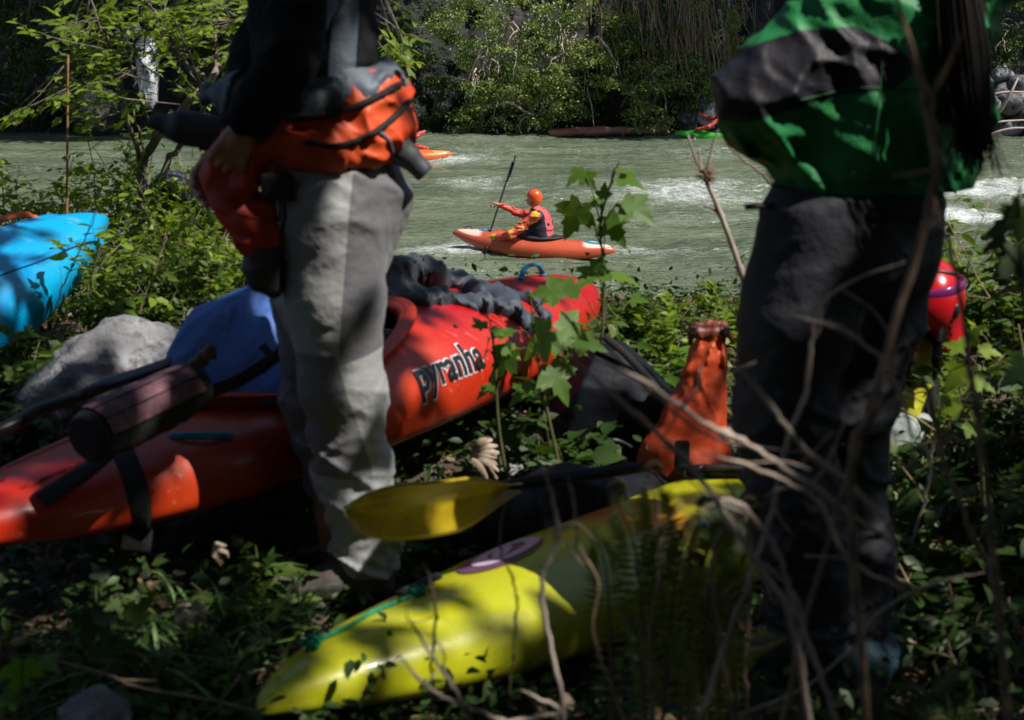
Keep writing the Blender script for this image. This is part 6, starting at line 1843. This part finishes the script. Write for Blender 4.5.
# leaning pale stem with a burr and prongs
def burr_stem():
    d = 3.6
    o = root('dead_sapling', 'pale bare leaning stem with a dark burr and thin prongs, against the river', 'dead sapling', P(772, 395, d))
    pts = spline([P(775, 400, d), P(755, 318, d), (P(738, 262, d)), P(722, 218, d), P(706, 180, d)], 40)
    r = np.linspace(.0088, .006, 40); r[8] *= 1.35; r[18] *= 1.35; r[30] *= 1.35
    mk('stem', *tube(pts, r, 8), M['twig_grey'], o)
    G = Geo()
    rg = np.random.default_rng(1)
    for e in ((688, 135), (699, 148), (722, 118)):
        G.add(*tube(spline([P(706, 180, d), P((706 + e[0]) / 2 - 2, (180 + e[1]) / 2, d), P(*e, d)], 8), np.linspace(.0042, .0025, 8), 5))
    G.add(*tube(spline([P(724, 218, d), P(712, 208, d), P(704, 206, d)], 6), [.004] * 6, 5))
    G.make('prongs', M['twig_grey'], o)
    G = Geo()
    c = P(707, 175, d)
    for i in range(90):
        dr = rand_dirs(1, 0, rg)[0]; L_ = rg.uniform(.012, .034)
        G.add(*tube(np.array([c + dr * .004, c + dr * L_ + rg.normal(size=3) * .004]), [.0028, .0008], 4))
    G.make('burr', M['twig_brown'], o)
burr_stem()
twig('thin dark twig crossing the river into the dark trousers', [(716, 135), (738, 155), (765, 178), (788, 205)], 3.4, .003, .006, tb, seed=23, group='thin twigs by the river')
twig('yellowish twig with a few leaves under the green sleeve', [(765, 140), (766, 165), (775, 190), (786, 210)], 3.3, .0025, .004, tb, seed=24, group='thin twigs by the river')
tag(mk('dry_reed', *tube(spline([P(66, 330, 6.0), P(67, 200, 6.0), P(68, 55, 6.0)], 20), np.linspace(.008, .004, 20), 6), pm('reed', (.32, .17, .07), .7), org=P(66, 330, 6.0)), 'straight tan dry reed stem standing among the left shrubs', 'reed stem')
for i, (pl, lab) in enumerate([([(205, 330), (196, 250), (182, 170), (178, 150)], 'pale stem leaning left beside the hanging sleeve'), ([(225, 300), (228, 240), (232, 190), (226, 160)], 'pale upright stem nearest the hanging sleeve'), ([(118, 400), (140, 310), (165, 240), (160, 236)], 'tan dead stalk rising over the grey boulder'), ([(145, 372), (175, 330), (186, 310)], 'short broken tan stalk on the grey boulder'), ([(208, 290), (185, 262), (176, 245)], 'short grey stem in the shrubs left of the blue bag')]):
    twig(lab, pl, 5.0 if i in (2, 3) else 5.6, .005, .003, M['twig_grey'] if i != 2 else M['twig_brown'], 'dead_stalk', 'stalk', 'dead stalks in the left shrubs', seed=30 + i)
# leaves in front of the blue kayak and low brambles in the sun
S_('shrub', 'sparse leafy shrub at the corner of the blue kayak tip', 'shrub', gp(100, 5.1), .66, .22, 7, 6, 7, .06, T_OVAL, LM['spring'], M['bark'], 'shrubs on the left of the bank', rng=np.random.default_rng(72), srad=.004, low=.4)
# thin dark sapling before the blue kayak
twig('thin dark leaning twig in front of the blue kayak', [(52, 330), (62, 290), (80, 250), (95, 215), (100, 195)], 4.6, .005, .002, tb, 'dead_stalk', 'stalk', 'dead stalks in the left shrubs', side=4, seed=40)

# ------------------------------------------------------------------ ferns and grass
def fern(lab, base, n, L_, lm, seed, tips=None, up=1.6, group='ferns', spread=.55):
    rg = np.random.default_rng(seed)
    o = root('fern', lab, 'fern', base, group)
    G = Geo(); pp, dd, nn, ss = [], [], [], []
    for i in range(n):
        if tips is not None and i < len(tips):
            e = tips[i]
        else:
            a = rg.uniform(0, 2 * math.pi); e = base + A(math.cos(a) * spread * L_ * rg.uniform(.2, 1), math.sin(a) * spread * L_ * rg.uniform(.2, 1), L_ * rg.uniform(.6, 1))
        b = base + A(rg.normal() * .035, rg.normal() * .035, -.02)
        mid = b * .45 + e * .55; mid[2] = b[2] * .3 + e[2] * .7 + .02; mid[:2] = b[:2] * .62 + e[:2] * .38
        p = spline([b, mid, e], 42)
        G.add(*tube(p, np.linspace(.0032, .001, 42), 4))
        Lf = np.linalg.norm(e - b)
        t_ = np.gradient(p, axis=0); t_ /= np.linalg.norm(t_, axis=1)[:, None]
        fn = unit(rg.normal(size=3) * .5 + A(0, -.9, .5))
        for k in range(7, 42):
            w = math.sin(math.pi * min((k - 4) / 37, 1) ** .8) ** .7 * Lf * .085
            s = unit(np.cross(t_[k], fn))
            for sg in (-1, 1):
                pp.append(p[k]); dd.append(s * sg + t_[k] * .35 + A(0, 0, -.12)); nn.append(np.cross(s, t_[k]) + rg.normal(size=3) * .15); ss.append(max(w * rg.uniform(.85, 1.1), .008))
        if tips is not None and i < len(tips) and i % 2 == 0:    # curled crozier at the tip
            a = np.linspace(0, 4.5, 16); r = .014 * (1 - a / 6)
            c = p[-1] + A(.012, 0, 0)
            G.add(*tube(np.stack([c[0] - r * np.cos(a), c[1] + 0 * a, c[2] + r * np.sin(a)], -1), np.linspace(.006, .004, 16), 6))
    tv = T_SMALL[0].copy(); tv[:, 0] *= .42
    V, F = leaf_geo((tv, T_SMALL[1]), np.array(pp), np.array(dd), np.array(nn), np.array(ss))
    mk('fronds', V, F, lm, o); G.make('stalks', pm('fern_stalk_%d' % seed, (.10, .07, .03), .7, (.16, .12, .05), 20), o)
    return o
fern('upright fern with curled brown tips in front of the yellow-green kayak', P(665, 770, 2.1), 10, .34, LM['fern'], 5, [P(a, b, 2.05) for a, b in ((612, 488), (594, 530), (648, 470), (672, 520), (700, 505), (728, 515), (690, 560), (640, 560), (742, 505), (620, 600))])
fern('brownish fern beside the dark trousers', P(720, 775, 2.0), 7, .3, LM['fern'], 6, [P(a, b, 2.0) for a, b in ((712, 530), (755, 560), (735, 600), (690, 600))])
fern('dark fern among the plants in the lower left', gp(120, 2.55), 9, .30, LM['deep'], 7)
fern('dark fern below the yellow-green bow', gp(200, 2.2), 7, .2, LM['deep'], 8)
fern('dark fern in the lower right corner', gp(960, 2.4), 10, .3, LM['deep'], 9)
grm = leaf_mat('grass_blade', [(.09, .18, .05), (.13, .25, .07), (.17, .30, .10)], .4)
for i, (px, d, n, L_, sp_, lab) in enumerate([(150, 2.75, 80, .42, .34, 'tall arching grass tuft under the bow of the red kayak'), (215, 3.0, 36, .40, .26, 'grass tuft with long blades against the red hull'), (75, 2.6, 50, .34, .3, 'dark grass tuft in the lower left'), (520, 3.9, 14, .22, .16, 'small grass tuft by the black dry bag'), (905, 4.0, 26, .3, .25, 'grass tuft right of the dark trousers'), (870, 5.3, 26, .35, .3, 'grass tuft behind the dark trousers')]):
    rg = np.random.default_rng(500 + i)
    b = gp(px, d)
    tag(blades(b, n, L_, sp_, rg, .0045).make('grass_tuft', grm, org=b), lab, 'grass tuft', 'grass tufts')

# small plants, litter and grass that nobody could count
def ground_cover():
    rg = np.random.default_rng(8)
    n = 30000
    y = rg.uniform(1.6, 6.9, n); x = rg.uniform(-1, 1, n) * (y * .42 + .5)
    h = np.abs(rg.normal(size=n)) * .045 * (1 + 1.2 * (fbm(np.stack([x, y, 0 * x], -1) * 1.6, 2, 4) > .0))
    pos = np.stack([x, y, gz(x, y) + .004 + h], -1)
    V, F = leaf_geo(T_OVAL, pos, rand_dirs(n, .1, rg) * A(1, 1, .5), rand_dirs(n, 1.8, rg), rg.uniform(.018, .05, n))
    o = mk('ground_cover', V, F, LM['deep']); o['kind'] = 'stuff'
    tag(o, 'low dark green leaves carpeting the shaded bank', 'ground cover')
    n = 7000
    y = rg.uniform(1.6, 6.9, n); x = rg.uniform(-1, 1, n) * (y * .42 + .5)
    pos = np.stack([x, y, gz(x, y) + .006 + np.abs(rg.normal(size=n)) * .008], -1)
    V, F = leaf_geo(T_OVAL, pos, rand_dirs(n, 0, rg) * A(1, 1, .2), rand_dirs(n, 2.5, rg), rg.uniform(.025, .07, n))
    o = mk('leaf_litter', V, F, LM['dry']); o['kind'] = 'stuff'
    tag(o, 'brown fallen leaves strewn over the dark ground', 'leaf litter')
    G = Geo()
    for i in range(900):
        y = rg.uniform(1.7, 6.5); x = rg.uniform(-1, 1) * (y * .42 + .4); a = rg.uniform(0, 6.3); l = rg.uniform(.04, .22)
        p = A(x, y, float(gz(x, y)) + rg.uniform(.006, .03))
        G.add(*tube(np.array([p, p + A(math.cos(a) * l * .5, math.sin(a) * l * .5, rg.normal() * .012), p + A(math.cos(a) * l, math.sin(a) * l + rg.normal() * .02, rg.normal() * .02)]), [.0028, .0022, .0012], 4))
    o = G.make('twig_litter', M['twig_brown']); o['kind'] = 'stuff'
    tag(o, 'small fallen twigs scattered over the bank', 'twig litter')
ground_cover()

# ------------------------------------------------------------------ stones and small things on the near bank
def near_rock(lab, px, py, d, r, seed, mat=None, n=5):
    c = P(px, py, d)
    V, F = rock(c, r, seed, .55, n)
    return tag(mk('boulder', V, F, mat or M['rock'], org=c), lab, 'boulder', 'boulders on the near bank')
near_rock('large grey boulder lying between the blue kayak and the red kayak', 118, 384, 4.35, (.30, .25, .21), 33)
near_rock('smooth grey stone at the bottom edge of the picture on the left', 90, 716, 2.2, (.07, .06, .045), 36, n=4)
near_rock('grey stone half hidden behind the pale dead leaf', 505, 462, 4.15, (.13, .11, .08), 33, n=4)
near_rock('small bluish stone in the plants by the pale cloth', 938, 508, 3.9, (.05, .05, .035), 34, n=3)
near_rock('shaded stone on the ground behind the brown boot', 300, 470, 3.9, (.13, .1, .07), 35, n=4)
def dead_leaf(lab, px, py, d, sz, seed, mat):
    rg = np.random.default_rng(seed); c = P(px, py, d)
    G = Geo()
    for i in range(9):                         # a fan of curled ribs and blades
        a = -1.0 + i * .26 + rg.normal() * .04
        dr = unit(A(math.cos(a), -.25 + rg.normal() * .1, -math.sin(a) * .8)); s = unit(np.cross(dr, (0, -1, .4)))
        t = np.linspace(0, 1, 9)[:, None]
        p = c + dr * sz * t * rg.uniform(.7, 1.05) + A(0, -.02, .015) * np.sin(t * 3)
        w = (.011 * np.sin(t * math.pi * .85 + .25) + .001) * sz / .12
        u_ = np.cross(dr, s)
        V = np.concatenate([p + s * w + u_ * w * .6, p, p - s * w + u_ * w * .6])
        F = np.array([(k, k + 1, 10 + k, 9 + k) for k in range(8)] + [(9 + k, 10 + k, 19 + k, 18 + k) for k in range(8)])
        G.add(V, F)
    return tag(G.make('dead_leaf', mat, org=c), lab, 'dead leaf', 'pale dead leaves on the ground')
cream = pm('pale_dead_leaf', (.26, .19, .13), .8, (.48, .38, .29), 30, bump=(60, .5, .003))
dead_leaf('large pale curled dead leaf lying in the sun below the lettering', 470, 456, 3.75, .095, 1, cream)
dead_leaf('small tan curled dead leaf lying under the red hull', 175, 618, 2.75, .05, 2, cream)
dead_leaf('tan curled dead leaf near the grass under the red hull', 212, 552, 3.0, .045, 3, cream)
dead_leaf('pale dead leaf lying nearest the small tan one', 192, 612, 2.7, .04, 4, cream)
